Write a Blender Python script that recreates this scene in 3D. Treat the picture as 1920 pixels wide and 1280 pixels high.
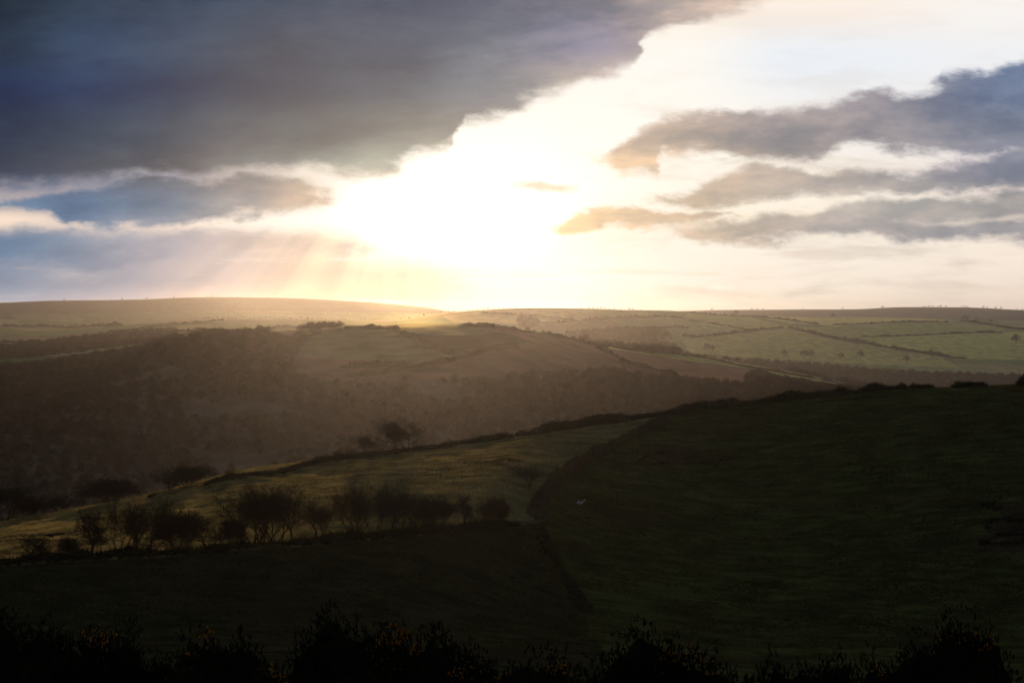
import bpy, math, random
import numpy as np
from mathutils import Vector

# ------------------------------------------------------------------ camera / light
F, CX, HZ = 2667.0, 960.0, 590.0            # focal length, centre column and horizon row of a 1920 px wide view
scn = bpy.context.scene
for o in list(bpy.data.objects): bpy.data.objects.remove(o)
cam_d = bpy.data.cameras.new('camera'); cam = bpy.data.objects.new('camera', cam_d)
scn.collection.objects.link(cam); scn.camera = cam
cam_d.sensor_width = 36; cam_d.lens = 36 * F / 1920
cam_d.shift_y = -(640 - HZ) / 1920
cam.location = (0, 0, 0); cam.rotation_euler = (math.radians(90), 0, 0)
cam_d.clip_start = .1; cam_d.clip_end = 60000

SUN_AZ, SUN_EL = math.atan((765 - CX) / F), math.radians(4.8)
SUN = Vector((math.sin(SUN_AZ) * math.cos(SUN_EL), math.cos(SUN_AZ) * math.cos(SUN_EL), math.sin(SUN_EL)))
sd = bpy.data.lights.new('sun', 'SUN'); so = bpy.data.objects.new('sun', sd); scn.collection.objects.link(so)
sd.energy = 1.15; sd.angle = math.radians(.5); sd.color = (1.0, .63, .345)
so.rotation_euler = SUN.to_track_quat('Z', 'Y').to_euler()

scn.view_settings.view_transform = 'Standard'; scn.view_settings.look = 'None'
scn.view_settings.exposure = 0; scn.view_settings.gamma = 1
scn.cycles.use_denoising = True; scn.cycles.use_adaptive_sampling = False; scn.cycles.sample_clamp_direct = 4
scn.cycles.max_bounces = 6; scn.cycles.diffuse_bounces = 2; scn.cycles.volume_bounces = 0
scn.cycles.transparent_max_bounces = 8; scn.cycles.sample_clamp_indirect = 4

def lin(c):
    return tuple(((v / 255) / 12.92 if v <= 10 else ((v / 255 + .055) / 1.055) ** 2.4) for v in c)

# ------------------------------------------------------------------ sky
class NT:
    def __init__(s, tree): s.t = tree
    def n(s, kind, **kw):
        x = s.t.nodes.new(kind)
        for k, v in kw.items(): setattr(x, k, v)
        return x
    def put(s, sock, v):
        if isinstance(v, bpy.types.NodeSocket): s.t.links.new(v, sock)
        else: sock.default_value = v
    def m(s, op, a, b=0.0, c=0.0):
        x = s.n('ShaderNodeMath', operation=op)
        s.put(x.inputs[0], a); s.put(x.inputs[1], b)
        if op in ('MULTIPLY_ADD', 'SMOOTH_MIN', 'SMOOTH_MAX'): s.put(x.inputs[2], c)
        return x.outputs[0]
    def step(s, v, a, b, lo=0.0, hi=1.0):
        x = s.n('ShaderNodeMapRange', interpolation_type='SMOOTHSTEP')
        for i, q in enumerate((v, a, b, lo, hi)): s.put(x.inputs[i], q)
        return x.outputs[0]
    def mix(s, f, a, b, blend='MIX'):
        x = s.n('ShaderNodeMix', data_type='RGBA', blend_type=blend)
        s.put(x.inputs[0], f); s.put(x.inputs[6], a); s.put(x.inputs[7], b)
        return x.outputs[2]
    def vec(s, x, y, z=0.0):
        c = s.n('ShaderNodeCombineXYZ'); s.put(c.inputs[0], x); s.put(c.inputs[1], y); s.put(c.inputs[2], z)
        return c.outputs[0]
    def noise(s, v, scale, detail=4, rough=.55, dist=0.0):
        x = s.n('ShaderNodeTexNoise'); s.put(x.inputs['Vector'], v)
        x.inputs['Scale'].default_value = scale; x.inputs['Detail'].default_value = detail
        x.inputs['Roughness'].default_value = rough; x.inputs['Distortion'].default_value = dist
        return x
    def ramp(s, v, stops, interp='LINEAR'):
        x = s.n('ShaderNodeValToRGB'); s.put(x.inputs[0], v); r = x.color_ramp; r.interpolation = interp
        while len(r.elements) < len(stops): r.elements.new(.5)
        for e, (p, c) in zip(r.elements, stops): e.position = p
        for e, (p, c) in zip(r.elements, stops): e.color = (*c, 1)
        return x.outputs[0]

world = bpy.data.worlds.new('World'); scn.world = world; world.use_nodes = True
wt = world.node_tree; wt.nodes.clear(); W = NT(wt)
world.cycles.sampling_method = 'MANUAL'; world.cycles.sample_map_resolution = 1024
tc = W.n('ShaderNodeTexCoord'); sep = W.n('ShaderNodeSeparateXYZ'); wt.links.new(tc.outputs['Generated'], sep.inputs[0])
dx, dy, dz = sep.outputs
dyc = W.m('MAXIMUM', dy, .12)
U0 = W.m('MULTIPLY_ADD', W.m('DIVIDE', dx, dyc), F, CX)       # column and row on a plane facing the sunset (fixed in the world)
V0 = W.m('MULTIPLY_ADD', W.m('DIVIDE', dz, dyc), -F, HZ)
P = W.vec(W.m('DIVIDE', U0, 420.0), W.m('DIVIDE', V0, 190.0), 0.0)
nz = W.noise(P, 2.1, 5, .5, .0); sc_ = W.n('ShaderNodeSeparateColor'); wt.links.new(nz.outputs['Color'], sc_.inputs[0])
n1 = W.m('SUBTRACT', sc_.outputs[0], .5); n2 = W.m('SUBTRACT', sc_.outputs[1], .5)
nf = W.noise(P, 5.5, 7, .6, .1); sf_ = W.n('ShaderNodeSeparateColor'); wt.links.new(nf.outputs['Color'], sf_.inputs[0])
U = W.m('MULTIPLY_ADD', W.m('SUBTRACT', sf_.outputs[0], .5), 48.0, W.m('MULTIPLY_ADD', n1, 120.0, U0))
V = W.m('MULTIPLY_ADD', W.m('SUBTRACT', sf_.outputs[1], .5), 34.0, W.m('MULTIPLY_ADD', n2, 80.0, V0))
UL, UR = -300.0, 2200.0
Un = W.m('DIVIDE', W.m('SUBTRACT', U, UL), UR - UL)
U0n = W.m('DIVIDE', W.m('SUBTRACT', U0, UL), UR - UL)
VT, VB = -200.0, 700.0

def curve(pts, inp):
    x = W.n('ShaderNodeFloatCurve'); c = x.mapping.curves[0]
    pts = [((u - UL) / (UR - UL), (v - VT) / (VB - VT)) for u, v in pts]
    if pts[0][0] > .001: pts = [(0.0, pts[0][1])] + pts
    if pts[-1][0] < .999: pts = pts + [(1.0, pts[-1][1])]
    c.points[0].location = pts[0]; c.points[1].location = pts[-1]
    for p in pts[1:-1]: c.points.new(*p)
    for p in c.points: p.handle_type = 'VECTOR'
    x.mapping.update(); W.put(x.inputs['Value'], inp)
    return W.m('MULTIPLY_ADD', x.outputs[0], VB - VT, VT)

nb = W.noise(P, 9.0, 8, .68, .2).outputs[0]
nbo = W.m('MULTIPLY', W.m('SUBTRACT', nb, .5), 34.0)
def cloud(top, bot, a=-5.0, b=24.0, strength=1.0, ends=None):
    d = None
    if top: d = W.m('SUBTRACT', V, curve(top, Un))
    if bot:
        e = W.m('SUBTRACT', curve(bot, Un), V)
        d = e if d is None else W.m('MINIMUM', d, e)
    if ends:
        if ends[0] is not None: d = W.m('MINIMUM', d, W.m('MULTIPLY', W.m('SUBTRACT', U, float(ends[0])), .35))
        if ends[1] is not None: d = W.m('MINIMUM', d, W.m('MULTIPLY', W.m('SUBTRACT', float(ends[1]), U), .35))
    return W.step(W.m('ADD', d, nbo), a, b, 0.0, strength)

def colourmap(rows, uin, vin):
    out = None; pv = None
    for v, cols in rows:
        st = [((u - UL) / (UR - UL), lin(c)) for u, c in cols]
        c = W.ramp(uin, st, 'EASE')
        out = c if out is None else W.mix(W.step(vin, float(pv), float(v)), out, c)
        pv = v
    return out

bright = colourmap([
    (0, [(900, (235, 215, 205)), (1300, (255, 240, 222)), (1500, (253, 240, 228)), (1900, (250, 245, 240))]),
    (110, [(900, (250, 240, 230)), (1250, (255, 250, 242)), (1500, (236, 241, 247)), (1900, (241, 242, 244))]),
    (250, [(0, (160, 150, 160)), (800, (255, 250, 240)), (1300, (255, 250, 240)), (1700, (244, 238, 234)), (1920, (225, 220, 225))]),
    (352, [(0, (158, 152, 162)), (300, (146, 152, 166)), (450, (178, 168, 168)), (580, (235, 222, 208)), (700, (255, 252, 245)), (1500, (255, 246, 230)), (1900, (235, 222, 214))]),
    (385, [(0, (198, 184, 180)), (110, (168, 162, 168)), (300, (158, 158, 168)), (500, (214, 198, 184)), (640, (255, 250, 240)), (1500, (255, 244, 226)), (1900, (240, 226, 214))]),
    (412, [(0, (250, 226, 205)), (110, (235, 215, 200)), (250, (240, 222, 205)), (600, (255, 250, 238)), (1500, (253, 238, 215)), (1900, (248, 232, 214))]),
    (455, [(0, (120, 140, 165)), (200, (160, 162, 175)), (400, (192, 182, 182)), (600, (238, 215, 190)), (720, (255, 248, 230)), (1500, (253, 243, 228)), (1900, (252, 238, 222))]),
    (520, [(0, (128, 145, 170)), (200, (150, 156, 174)), (400, (188, 178, 180)), (600, (232, 202, 174)), (760, (252, 230, 192)), (950, (255, 250, 236)), (1400, (252, 240, 224)), (1900, (251, 235, 218))]),
    (580, [(0, (150, 166, 192)), (200, (172, 174, 190)), (400, (214, 190, 178)), (600, (244, 208, 165)), (760, (253, 222, 165)), (950, (255, 236, 205)), (1300, (250, 234, 212)), (1900, (248, 228, 210))]),
], U0n, V0)
dark = colourmap([
    (0, [(0, (38, 47, 58)), (200, (60, 68, 82)), (450, (78, 86, 102)), (700, (88, 93, 108)), (900, (104, 106, 120)), (1100, (132, 128, 136)), (1300, (205, 185, 170)), (1900, (235, 215, 195))]),
    (85, [(0, (40, 52, 68)), (200, (72, 83, 104)), (450, (84, 89, 105)), (700, (98, 102, 118)), (900, (128, 128, 138)), (1100, (130, 130, 148)), (1300, (180, 165, 155)), (1920, (95, 115, 145))]),
    (170, [(0, (33, 50, 80)), (200, (53, 70, 100)), (450, (66, 84, 108)), (700, (88, 98, 116)), (900, (122, 124, 134)), (1150, (185, 172, 160)), (1600, (150, 145, 150)), (1900, (105, 120, 145))]),
    (250, [(0, (52, 62, 80)), (300, (80, 88, 102)), (600, (112, 112, 117)), (800, (165, 150, 140)), (1200, (185, 168, 152)), (1500, (158, 150, 148)), (1900, (122, 128, 142))]),
    (310, [(0, (72, 72, 84)), (300, (92, 87, 94)), (500, (150, 135, 130)), (700, (205, 183, 162)), (1100, (225, 195, 160)), (1500, (172, 160, 150)), (1900, (128, 132, 146))]),
    (385, [(0, (92, 120, 148)), (150, (84, 114, 145)), (300, (98, 124, 146)), (450, (138, 144, 150)), (600, (215, 190, 165)), (1050, (228, 195, 148)), (1200, (196, 174, 145)), (1600, (182, 174, 164)), (1920, (160, 155, 150))]),
    (440, [(0, (78, 113, 145)), (100, (86, 118, 146)), (300, (138, 144, 160)), (600, (212, 188, 170)), (1050, (228, 195, 148)), (1300, (198, 178, 154)), (1600, (165, 158, 156)), (1920, (150, 148, 152))]),
], U0n, V0)
dark = W.mix(1.0, dark, W.mix(W.m('MULTIPLY', W.step(U0, 1200.0, 650.0), W.step(V0, 375.0, 300.0)), (1.06, 1.07, 1.09, 1), (.58, .90, 1.10, 1)), 'MULTIPLY')

# broad soft mottling inside the cloud bodies
mott = W.noise(W.vec(W.m('DIVIDE', U0, 700.0), W.m('DIVIDE', W.m('MULTIPLY_ADD', U0, .10, V0), 150.0), 3.0), 1.5, 6, .6, .3).outputs[0]
mo2 = W.noise(W.vec(W.m('DIVIDE', U0, 260.0), W.m('DIVIDE', V0, 110.0), 7.0), 1.8, 6, .58, .2).outputs[0]
mott = W.m('MULTIPLY_ADD', mo2, .5, W.m('MULTIPLY', mott, .5))
dark = W.mix(1.0, dark, W.vec(*[W.step(mott, .36, .64, a, b) for a, b in ((.66, 1.36), (.72, 1.26), (.80, 1.2))]), 'MULTIPLY')

masks = [
    (cloud(None, [(-300, 348), (0, 350), (200, 346), (350, 342), (555, 340), (700, 337), (745, 336), (775, 308), (845, 290), (858, 252), (950, 232), (1010, 200), (1100, 172), (1190, 140), (1205, 92), (1290, 55), (1400, 18), (1510, -20), (2100, -60)], -6, 34)),
    (cloud([(0, 364), (120, 350), (300, 336), (500, 342), (600, 360), (660, 376)], [(0, 376), (50, 392), (90, 402), (125, 430), (200, 434), (300, 422), (400, 414), (480, 412), (550, 398), (620, 386), (660, 380)], -12, 12, 1.0, (None, 640))),
    (cloud([(0, 424), (60, 426), (85, 442), (200, 440), (350, 432), (560, 436), (640, 440), (720, 462)], [(0, 492), (340, 494), (420, 486), (520, 482), (690, 476), (720, 466)], -8, 18, .7, (None, 720))),
    (cloud([(0, 500), (350, 502), (600, 494), (720, 490), (800, 500), (900, 520)], [(0, 552), (300, 545), (600, 548), (880, 545)], -6, 26, .25, (None, 900))),
    (cloud([(1110, 296), (1180, 264), (1250, 228), (1350, 214), (1450, 206), (1560, 192), (1640, 168), (1672, 164), (1700, 186), (1745, 182), (1790, 152), (1850, 132), (1920, 108), (2200, 60)],
           [(1110, 300), (1155, 325), (1225, 320), (1238, 284), (1350, 280), (1400, 290), (1480, 304), (1540, 292), (1600, 274), (1700, 272), (1800, 292), (1920, 300), (2200, 320)], -12, 14, 1, (1110, None))),
    (cloud([(1240, 368), (1290, 350), (1345, 322), (1400, 302), (1520, 322), (1600, 318), (1750, 318), (1830, 300), (1920, 286), (2200, 280)],
           [(1240, 372), (1300, 386), (1450, 376), (1600, 362), (1700, 349), (1800, 342), (1920, 348), (2200, 350)], -14, 10, .95, (1240, None))),
    (cloud([(970, 334), (1000, 326), (1060, 330)], [(970, 348), (1010, 356), (1060, 352)], -7, 12, .7, (965, 1072))),
    (cloud([(1040, 424), (1080, 396), (1130, 388), (1250, 394), (1375, 396)], [(1040, 430), (1130, 434), (1250, 422), (1330, 412), (1380, 402)], -7, 9, .97, (1036, 1385))),
    (cloud([(1275, 432), (1350, 420), (1440, 412), (1560, 394), (1700, 366), (1800, 362), (1920, 358)],
           [(1275, 438), (1310, 460), (1450, 456), (1600, 448), (1700, 460), (1800, 452), (1920, 450)], -14, 10, .92, (1272, None))),
]
hole = cloud([(1690, 422), (1780, 408), (1920, 402), (2200, 400)], [(1690, 424), (1780, 424), (1920, 416)], -8, 14, .55, (1690, None))
alpha = None
for k in masks:
    alpha = k if alpha is None else W.m('MAXIMUM', alpha, k)
alpha = W.m('MULTIPLY', alpha, W.m('SUBTRACT', 1.0, hole))
# thin streaks low over the right horizon and the blinding opening
str_n = W.noise(W.vec(W.m('DIVIDE', U0, 520.0), W.m('DIVIDE', V0, 42.0), 9.0), 1.5, 6, .6, .3).outputs[0]
bright = W.mix(W.m('MULTIPLY', W.step(str_n, .52, .72), W.step(V0, 430.0, 520.0, 0.0, .5)), bright, (*lin((235, 208, 180)), 1))
bright = W.mix(W.m('MULTIPLY', W.step(str_n, .40, .28), W.step(V0, 430.0, 500.0, 0.0, .35)), bright, (1.25, 1.12, .95, 1))
def gauss(u, v, su, sv, amp):
    a = W.m('DIVIDE', W.m('SUBTRACT', U0, float(u)), float(su)); b = W.m('DIVIDE', W.m('SUBTRACT', V0, float(v)), float(sv))
    r = W.m('ADD', W.m('MULTIPLY', a, a), W.m('MULTIPLY', b, b))
    return W.m('MULTIPLY', W.m('EXPONENT', W.m('MULTIPLY', r, -1.0)), amp)
g = W.m('ADD', gauss(850, 405, 165, 80, 1.1), gauss(940, 340, 220, 120, .15))
def colscale(f, c): return W.vec(*[W.m('MULTIPLY', f, k) for k in c])
bright = W.mix(1.0, bright, colscale(g, (1.0, .86, .62)), 'ADD')
# shafts of light fanning from the hidden sun
ang = W.m('ARCTAN2', W.m('SUBTRACT', V0, 215.0), W.m('SUBTRACT', 752.0, U0))
ray = W.noise(W.vec(W.m('MULTIPLY', ang, 5.0), 2.0, 0.0), 1.6, 3, .6).outputs[0]
rm = W.m('MULTIPLY', W.step(V0, 405.0, 470.0), W.step(U0, 980.0, 700.0))
rayf = W.m('MULTIPLY_ADD', W.m('MULTIPLY', W.m('SUBTRACT', ray, .5), .7), rm, 1.0)
thin = W.noise(W.vec(W.m('DIVIDE', U0, 620.0), W.m('DIVIDE', V0, 120.0), 21.0), 1.9, 7, .6, .3).outputs[0]
tf_ = W.m('MULTIPLY', W.step(thin, .47, .66, 0.0, .55), W.m('MULTIPLY', W.step(U0, 980.0, 1350.0), W.step(V0, 120.0, 300.0, .25, 1.0)))
bright = W.mix(tf_, bright, W.mix(.45, dark, (*lin((245, 222, 200)), 1)))
gd = W.m('SUBTRACT', 1.0, gauss(600, 190, 400, 190, .5))
dark = W.mix(1.0, dark, W.vec(gd, gd, gd), 'MULTIPLY')
front = W.mix(alpha, bright, dark)
rim = W.m('MULTIPLY', gauss(820, 330, 330, 190, .40), W.m('MULTIPLY', alpha, W.m('SUBTRACT', 1.0, W.m('MULTIPLY', alpha, .6))))
front = W.mix(1.0, front, colscale(rim, (1.0, .78, .5)), 'ADD')
front = W.mix(1.0, front, W.vec(rayf, W.m('MULTIPLY_ADD', W.m('SUBTRACT', rayf, 1.0), .85, 1.0), W.m('MULTIPLY_ADD', W.m('SUBTRACT', rayf, 1.0), .6, 1.0)), 'MULTIPLY')
sky = W.n('ShaderNodeTexSky', sky_type='NISHITA'); sky.sun_disc = False
sky.sun_elevation = SUN_EL; sky.sun_rotation = SUN_AZ
over = W.noise(tc.outputs['Generated'], 2.5, 5, .6).outputs[0]
back = W.mix(W.step(over, .38, .6), W.mix(1.0, sky.outputs[0], (.05, .05, .05, 1), 'MULTIPLY'), (*lin((62, 68, 80)), 1))
fm = W.m('MULTIPLY', W.step(dy, .76, .90), W.step(dz, .40, .26))
bg = W.n('ShaderNodeBackground'); W.put(bg.inputs[0], W.mix(fm, back, front)); bg.inputs[1].default_value = 1.0
wo = W.n('ShaderNodeOutputWorld'); wt.links.new(bg.outputs[0], wo.inputs[0])

# ------------------------------------------------------------------ numeric helpers
rng = np.random.default_rng(7)
def hash2(ix, iy, seed):
    h = (ix.astype(np.int64) * 374761393 + iy.astype(np.int64) * 668265263 + seed * 974634777) & 0xffffffff
    h = ((h ^ (h >> 13)) * 1274126177) & 0xffffffff
    return ((h ^ (h >> 16)) & 0xffff) / 65535.0
def vnoise(x, y, seed=0):
    ix, iy = np.floor(x), np.floor(y); fx, fy = x - ix, y - iy
    fx = fx * fx * (3 - 2 * fx); fy = fy * fy * (3 - 2 * fy)
    a, b = hash2(ix, iy, seed), hash2(ix + 1, iy, seed); c, d = hash2(ix, iy + 1, seed), hash2(ix + 1, iy + 1, seed)
    return (a + (b - a) * fx) * (1 - fy) + (c + (d - c) * fx) * fy - .5
def fbm(x, y, octv=4, seed=0):
    s, a = 0, 1.0
    for k in range(octv): s = s + a * vnoise(x * 2 ** k + 17.3 * k, y * 2 ** k - 9.1 * k, seed + k); a *= .5
    return s
def pchip_slopes(x, y):
    h = np.diff(x, axis=-1); d = np.diff(y, axis=-1) / h
    m = np.zeros_like(y)
    w1 = 2 * h[..., 1:] + h[..., :-1]; w2 = h[..., 1:] + 2 * h[..., :-1]
    ok = d[..., :-1] * d[..., 1:] > 0
    den = np.where(ok, w1 / np.where(ok, d[..., :-1], 1) + w2 / np.where(ok, d[..., 1:], 1), 1)
    m[..., 1:-1] = np.where(ok, (w1 + w2) / den, 0)
    m[..., 0] = d[..., 0]; m[..., -1] = d[..., -1]
    return m
def hermite(x, xs, ys, ms, i):
    g = lambda a, j: np.take_along_axis(a, j[..., None], -1)[..., 0]
    x0, x1, y0, y1, m0, m1 = g(xs, i), g(xs, i + 1), g(ys, i), g(ys, i + 1), g(ms, i), g(ms, i + 1)
    h = x1 - x0; t = np.clip((x - x0) / h, 0, 1)
    return (1 + 2 * t) * (1 - t) ** 2 * y0 + t * (1 - t) ** 2 * h * m0 + t * t * (3 - 2 * t) * y1 + t * t * (t - 1) * h * m1
def pc1(x, pts):
    xs = np.array([p[0] for p in pts], float); ys = np.array([p[1] for p in pts], float)
    x = np.clip(np.asarray(x, float), xs[0], xs[-1]); ms = pchip_slopes(xs, ys)
    i = np.clip(np.searchsorted(xs, x, 'right') - 1, 0, len(xs) - 2)
    sh = x.shape + (len(xs),)
    return hermite(x, np.broadcast_to(xs, sh), np.broadcast_to(ys, sh), np.broadcast_to(ms, sh), i)

# ------------------------------------------------------------------ the lie of the land: heights along every bearing
# each knot: distance as a function of bearing column, and the sight-line row on which the ground lies there
K_hedge_y = [(-600, 1110), (-200, 1080), (0, 1058), (150, 1046), (300, 1038), (450, 1027), (600, 1016), (800, 998), (960, 982), (1010, 976), (1200, 968), (1400, 958), (1650, 946), (1920, 930), (2400, 925)]
K_hedge_d = [(-600, 185), (0, 190), (300, 195), (600, 202), (900, 216), (1010, 234), (1200, 252), (1400, 264), (1920, 258), (2400, 255)]
K_crest_y = [(-600, 1090), (-200, 1030), (0, 985), (100, 966), (200, 946), (300, 925), (380, 905), (450, 887), (540, 874), (640, 860), (760, 846), (860, 832), (960, 816), (1120, 796), (1250, 778), (1400, 757), (1600, 737), (1760, 728), (1920, 723), (2400, 716)]
K_crest_d = [(-600, 235), (0, 252), (200, 266), (400, 280), (640, 300), (960, 322), (1250, 343), (1500, 350), (1920, 345), (2400, 330)]
def off(c, k): return [(a, b + k) for a, b in c]
KN = [
    ([(0, 2)], ('z', -1.75)), ([(0, 9)], ('z', -4.1)), ([(0, 30)], ('z', -11.5)), ([(0, 75)], ('z', -24)),
    ([(-600, 165), (0, 168), (600, 173), (1200, 188), (1920, 192), (2400, 190)], [(-600, 1200), (0, 1180), (600, 1172), (1100, 1185), (1500, 1205), (2400, 1225)]),
    (K_hedge_d, K_hedge_y), (K_crest_d, K_crest_y),
    (off(K_crest_d, 75), off(K_crest_y, 42)),
    ([(0, 540), (600, 690), (900, 730), (1400, 800)], off(K_crest_y, 75)),
    ([(0, 640), (600, 800), (900, 850), (1400, 1020)], [(-600, 960), (0, 930), (150, 915), (300, 880), (600, 835), (900, 795), (1200, 760), (1600, 745), (2400, 760)]),
    ([(0, 840), (600, 930), (900, 980), (1400, 1320)], [(-600, 850), (0, 800), (100, 790), (300, 735), (600, 706), (900, 690), (1050, 688), (1200, 705), (1500, 732), (1700, 752), (2400, 800)]),
    ([(0, 1060), (900, 1100), (1400, 1700)], [(-600, 760), (0, 735), (120, 715), (230, 690), (300, 662), (400, 650), (560, 655), (700, 650), (900, 640), (1000, 644), (1080, 655), (1140, 665), (1300, 690), (1500, 721), (1620, 741), (2400, 800)]),
    ([(0, 1230), (900, 1280), (1400, 2000)], [(-600, 720), (0, 694), (150, 680), (250, 662), (330, 640), (420, 630), (560, 622), (700, 615), (850, 610), (940, 615), (1000, 624), (1080, 638), (1140, 650), (1300, 667), (1500, 703), (1620, 726), (1920, 765), (2400, 800)]),
    ([(0, 1800), (900, 1900), (1400, 2900)], [(-600, 690), (0, 668), (150, 655), (300, 640), (420, 632), (560, 622), (700, 618), (850, 618), (940, 632), (1080, 660), (1300, 700), (1500, 722), (1620, 735), (1920, 742), (2400, 740)]),
    ([(0, 2300), (1000, 2500), (1400, 3500)], [(-600, 664), (0, 652), (150, 636), (300, 622), (420, 618), (560, 614), (700, 612), (850, 606), (1000, 628), (1140, 646), (1300, 664), (1500, 676), (1700, 692), (1920, 700), (2400, 705)]),
    ([(0, 2850), (1000, 3100), (1400, 4300)], [(-600, 640), (0, 634), (60, 636), (200, 622), (330, 610), (420, 608), (560, 607), (700, 607), (820, 598), (1000, 600), (1200, 606), (1400, 616), (1600, 628), (1920, 640), (2400, 646)]),
    ([(0, 3500), (1000, 3800), (1400, 5400)], [(-600, 630), (0, 616), (60, 620), (200, 612), (330, 602), (420, 598), (560, 599), (700, 602), (760, 600), (820, 589), (900, 582), (1020, 578), (1180, 580), (1300, 585), (1400, 591), (1500, 595), (1700, 597), (1800, 602), (1920, 614), (2400, 622)]),
    ([(0, 4300), (1000, 4600), (1400, 6300)], [(-600, 625), (0, 612), (200, 614), (330, 608), (700, 606), (820, 599), (1020, 592), (1300, 594), (1500, 598), (1800, 606), (1920, 612), (2400, 620)]),
    ([(0, 6300), (1400, 7400)], [(-600, 574), (0, 568), (100, 564), (250, 562), (400, 557), (520, 558), (700, 567), (800, 577), (850, 584), (1000, 588), (1250, 586), (1400, 586), (1600, 585), (1920, 586), (2400, 588)]),
    ([(0, 7600), (1400, 9500)], [(-600, 590), (0, 590), (700, 592), (1000, 589), (1280, 583), (1400, 581), (1600, 580), (1700, 576), (1800, 576), (1920, 581), (2400, 590)]),
    ([(0, 14500)], [(-600, 596), (2400, 596)]),
]
FAR = 1.35
def knots(u):
    u = np.clip(np.asarray(u, float), -600, 2400)
    D, Z = [], []
    for i, (dp, yp) in enumerate(KN):
        d = np.full(u.shape, float(dp[0][1])) if len(dp) == 1 else pc1(u, dp)
        if 8 <= i < len(KN) - 1: d = d * FAR
        z = np.full(u.shape, yp[1]) if isinstance(yp, tuple) else -(pc1(u, yp) - HZ) / F * d
        D.append(d); Z.append(z)
    return np.stack(D, -1), np.stack(Z, -1)
NOM = np.array([2, 9, 30, 75, 160, 225, 330, 405, 640, 850, 1120, 1380, 1580, 2080, 2500, 2950, 3500, 4300, 6300, 7600, 14500], float)
def nominal(u, d):
    """which landform a depth belongs to: 640 gorge foot, 1580 middle hill crest, 2080 farther valley, 3500 field brow, 6300 big hill"""
    D, _ = knots(u); d = np.asarray(d, float)
    i = np.clip((D <= d[..., None]).sum(-1) - 1, 0, D.shape[-1] - 2)
    g = lambda j: np.take_along_axis(D, j[..., None], -1)[..., 0]
    t = (d - g(i)) / (g(i + 1) - g(i)); return NOM[i] + t * (NOM[i + 1] - NOM[i])
def act(u, q):
    D, _ = knots(np.array([float(u)])); return float(np.interp(q, NOM, D[0]))
def relief(X, Y, d):
    n = .16 * fbm(X / 3.2, Y / 2.6, 2, 2) * np.clip((d - 60) / 80, 0, 1) * np.clip((500 - d) / 60, 0, 1) + .28 * fbm(X / 9, Y / 9, 3, 3) * np.clip((d - 60) / 80, 0.2, 1) + .5 * fbm(X / 55, Y / 55, 3, 8) * np.clip((d - 30) / 200, 0, 1)
    far = np.clip((d - 500) / 400, 0, 1)
    n = n + far * (8 * fbm(X / 170, Y / 170, 4, 21) * np.clip(1.7 - d / 1500, .12, 1) + np.clip(d / 3000, 0, 1) * 5 * fbm(X / 600, Y / 600, 2, 31))
    return n
def height_ud(u, d):
    """u = bearing column (960 + F tan(azimuth)), d = distance along +Y (depth)"""
    u = np.asarray(u, float); d = np.asarray(d, float)
    D, Z = knots(u); M = pchip_slopes(D, Z)
    i = np.clip((D <= d[..., None]).sum(-1) - 1, 0, D.shape[-1] - 2)
    z = hermite(d, D, Z, M, i)
    return z + relief((u - CX) / F * d, d, d)
def H(x, y):
    x = np.asarray(x, float); y = np.asarray(y, float)
    yy = np.maximum(y, 2.0)
    return height_ud(CX + F * x / yy, yy)
def at(u, d, lift=0.0):
    return Vector(((u - CX) / F * d, d, float(height_ud(np.array([u]), np.array([d]))[0]) + lift))
def hit(u, row, d0, d1):
    """first ground between depths d0..d1 that the sight line through column u, row meets"""
    if d0 > 500: d0, d1 = act(u, d0), act(u, d1)
    ds = np.linspace(d0, d1, 400); z = height_ud(np.full(400, float(u)), ds)
    r = HZ - z / ds * F
    k = np.where(r <= row)[0]
    j = k[0] if len(k) else int(np.argmin(np.abs(r - row)))
    return Vector(((u - CX) / F * ds[j], ds[j], z[j]))
crest_d = lambda u: float(pc1(np.array([u]), K_crest_d)[0])
hedge_d = lambda u: float(pc1(np.array([u]), K_hedge_d)[0])

# ------------------------------------------------------------------ object helpers
col = scn.collection
def mesh_obj(name, verts, faces, mat, parent=None, smooth=False, attr=None):
    me = bpy.data.meshes.new(name)
    verts = np.asarray(verts, np.float32)
    if isinstance(faces, np.ndarray):
        k = faces.shape[1]
        me.vertices.add(len(verts)); me.vertices.foreach_set('co', verts.ravel())
        me.loops.add(faces.size); me.loops.foreach_set('vertex_index', faces.astype(np.int32).ravel())
        me.polygons.add(len(faces)); me.polygons.foreach_set('loop_start', np.arange(0, faces.size, k, dtype=np.int32))
        me.update(calc_edges=True)
    else: me.from_pydata(verts.tolist(), [], faces)
    if smooth: me.polygons.foreach_set('use_smooth', np.ones(len(me.polygons), bool))
    if attr is not None:
        a = me.color_attributes.new('cover', 'FLOAT_COLOR', 'POINT')
        a.data.foreach_set('color', np.concatenate([attr, np.ones((len(attr), 1))], 1).astype(np.float32).ravel())
    me.validate(); me.materials.append(mat)
    o = bpy.data.objects.new(name, me); col.objects.link(o)
    if parent: o.parent = parent
    return o
def tag(o, label=None, cat=None, group=None, kind=None):
    for k, v in (('label', label), ('category', cat), ('group', group), ('kind', kind)):
        if v: o[k] = v
    return o
def empty(name, loc, rz=0, s=1):
    o = bpy.data.objects.new(name, None); col.objects.link(o); o.location = loc; o.rotation_euler = (0, 0, rz)
    o.scale = (s, s, s) if not hasattr(s, '__len__') else s
    o.empty_display_size = .2
    return o
def copy_tree(o, parent=None):
    c = o.copy(); col.objects.link(c); c.parent = parent
    for ch in list(o.children): copy_tree(ch, c)
    return c

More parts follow.
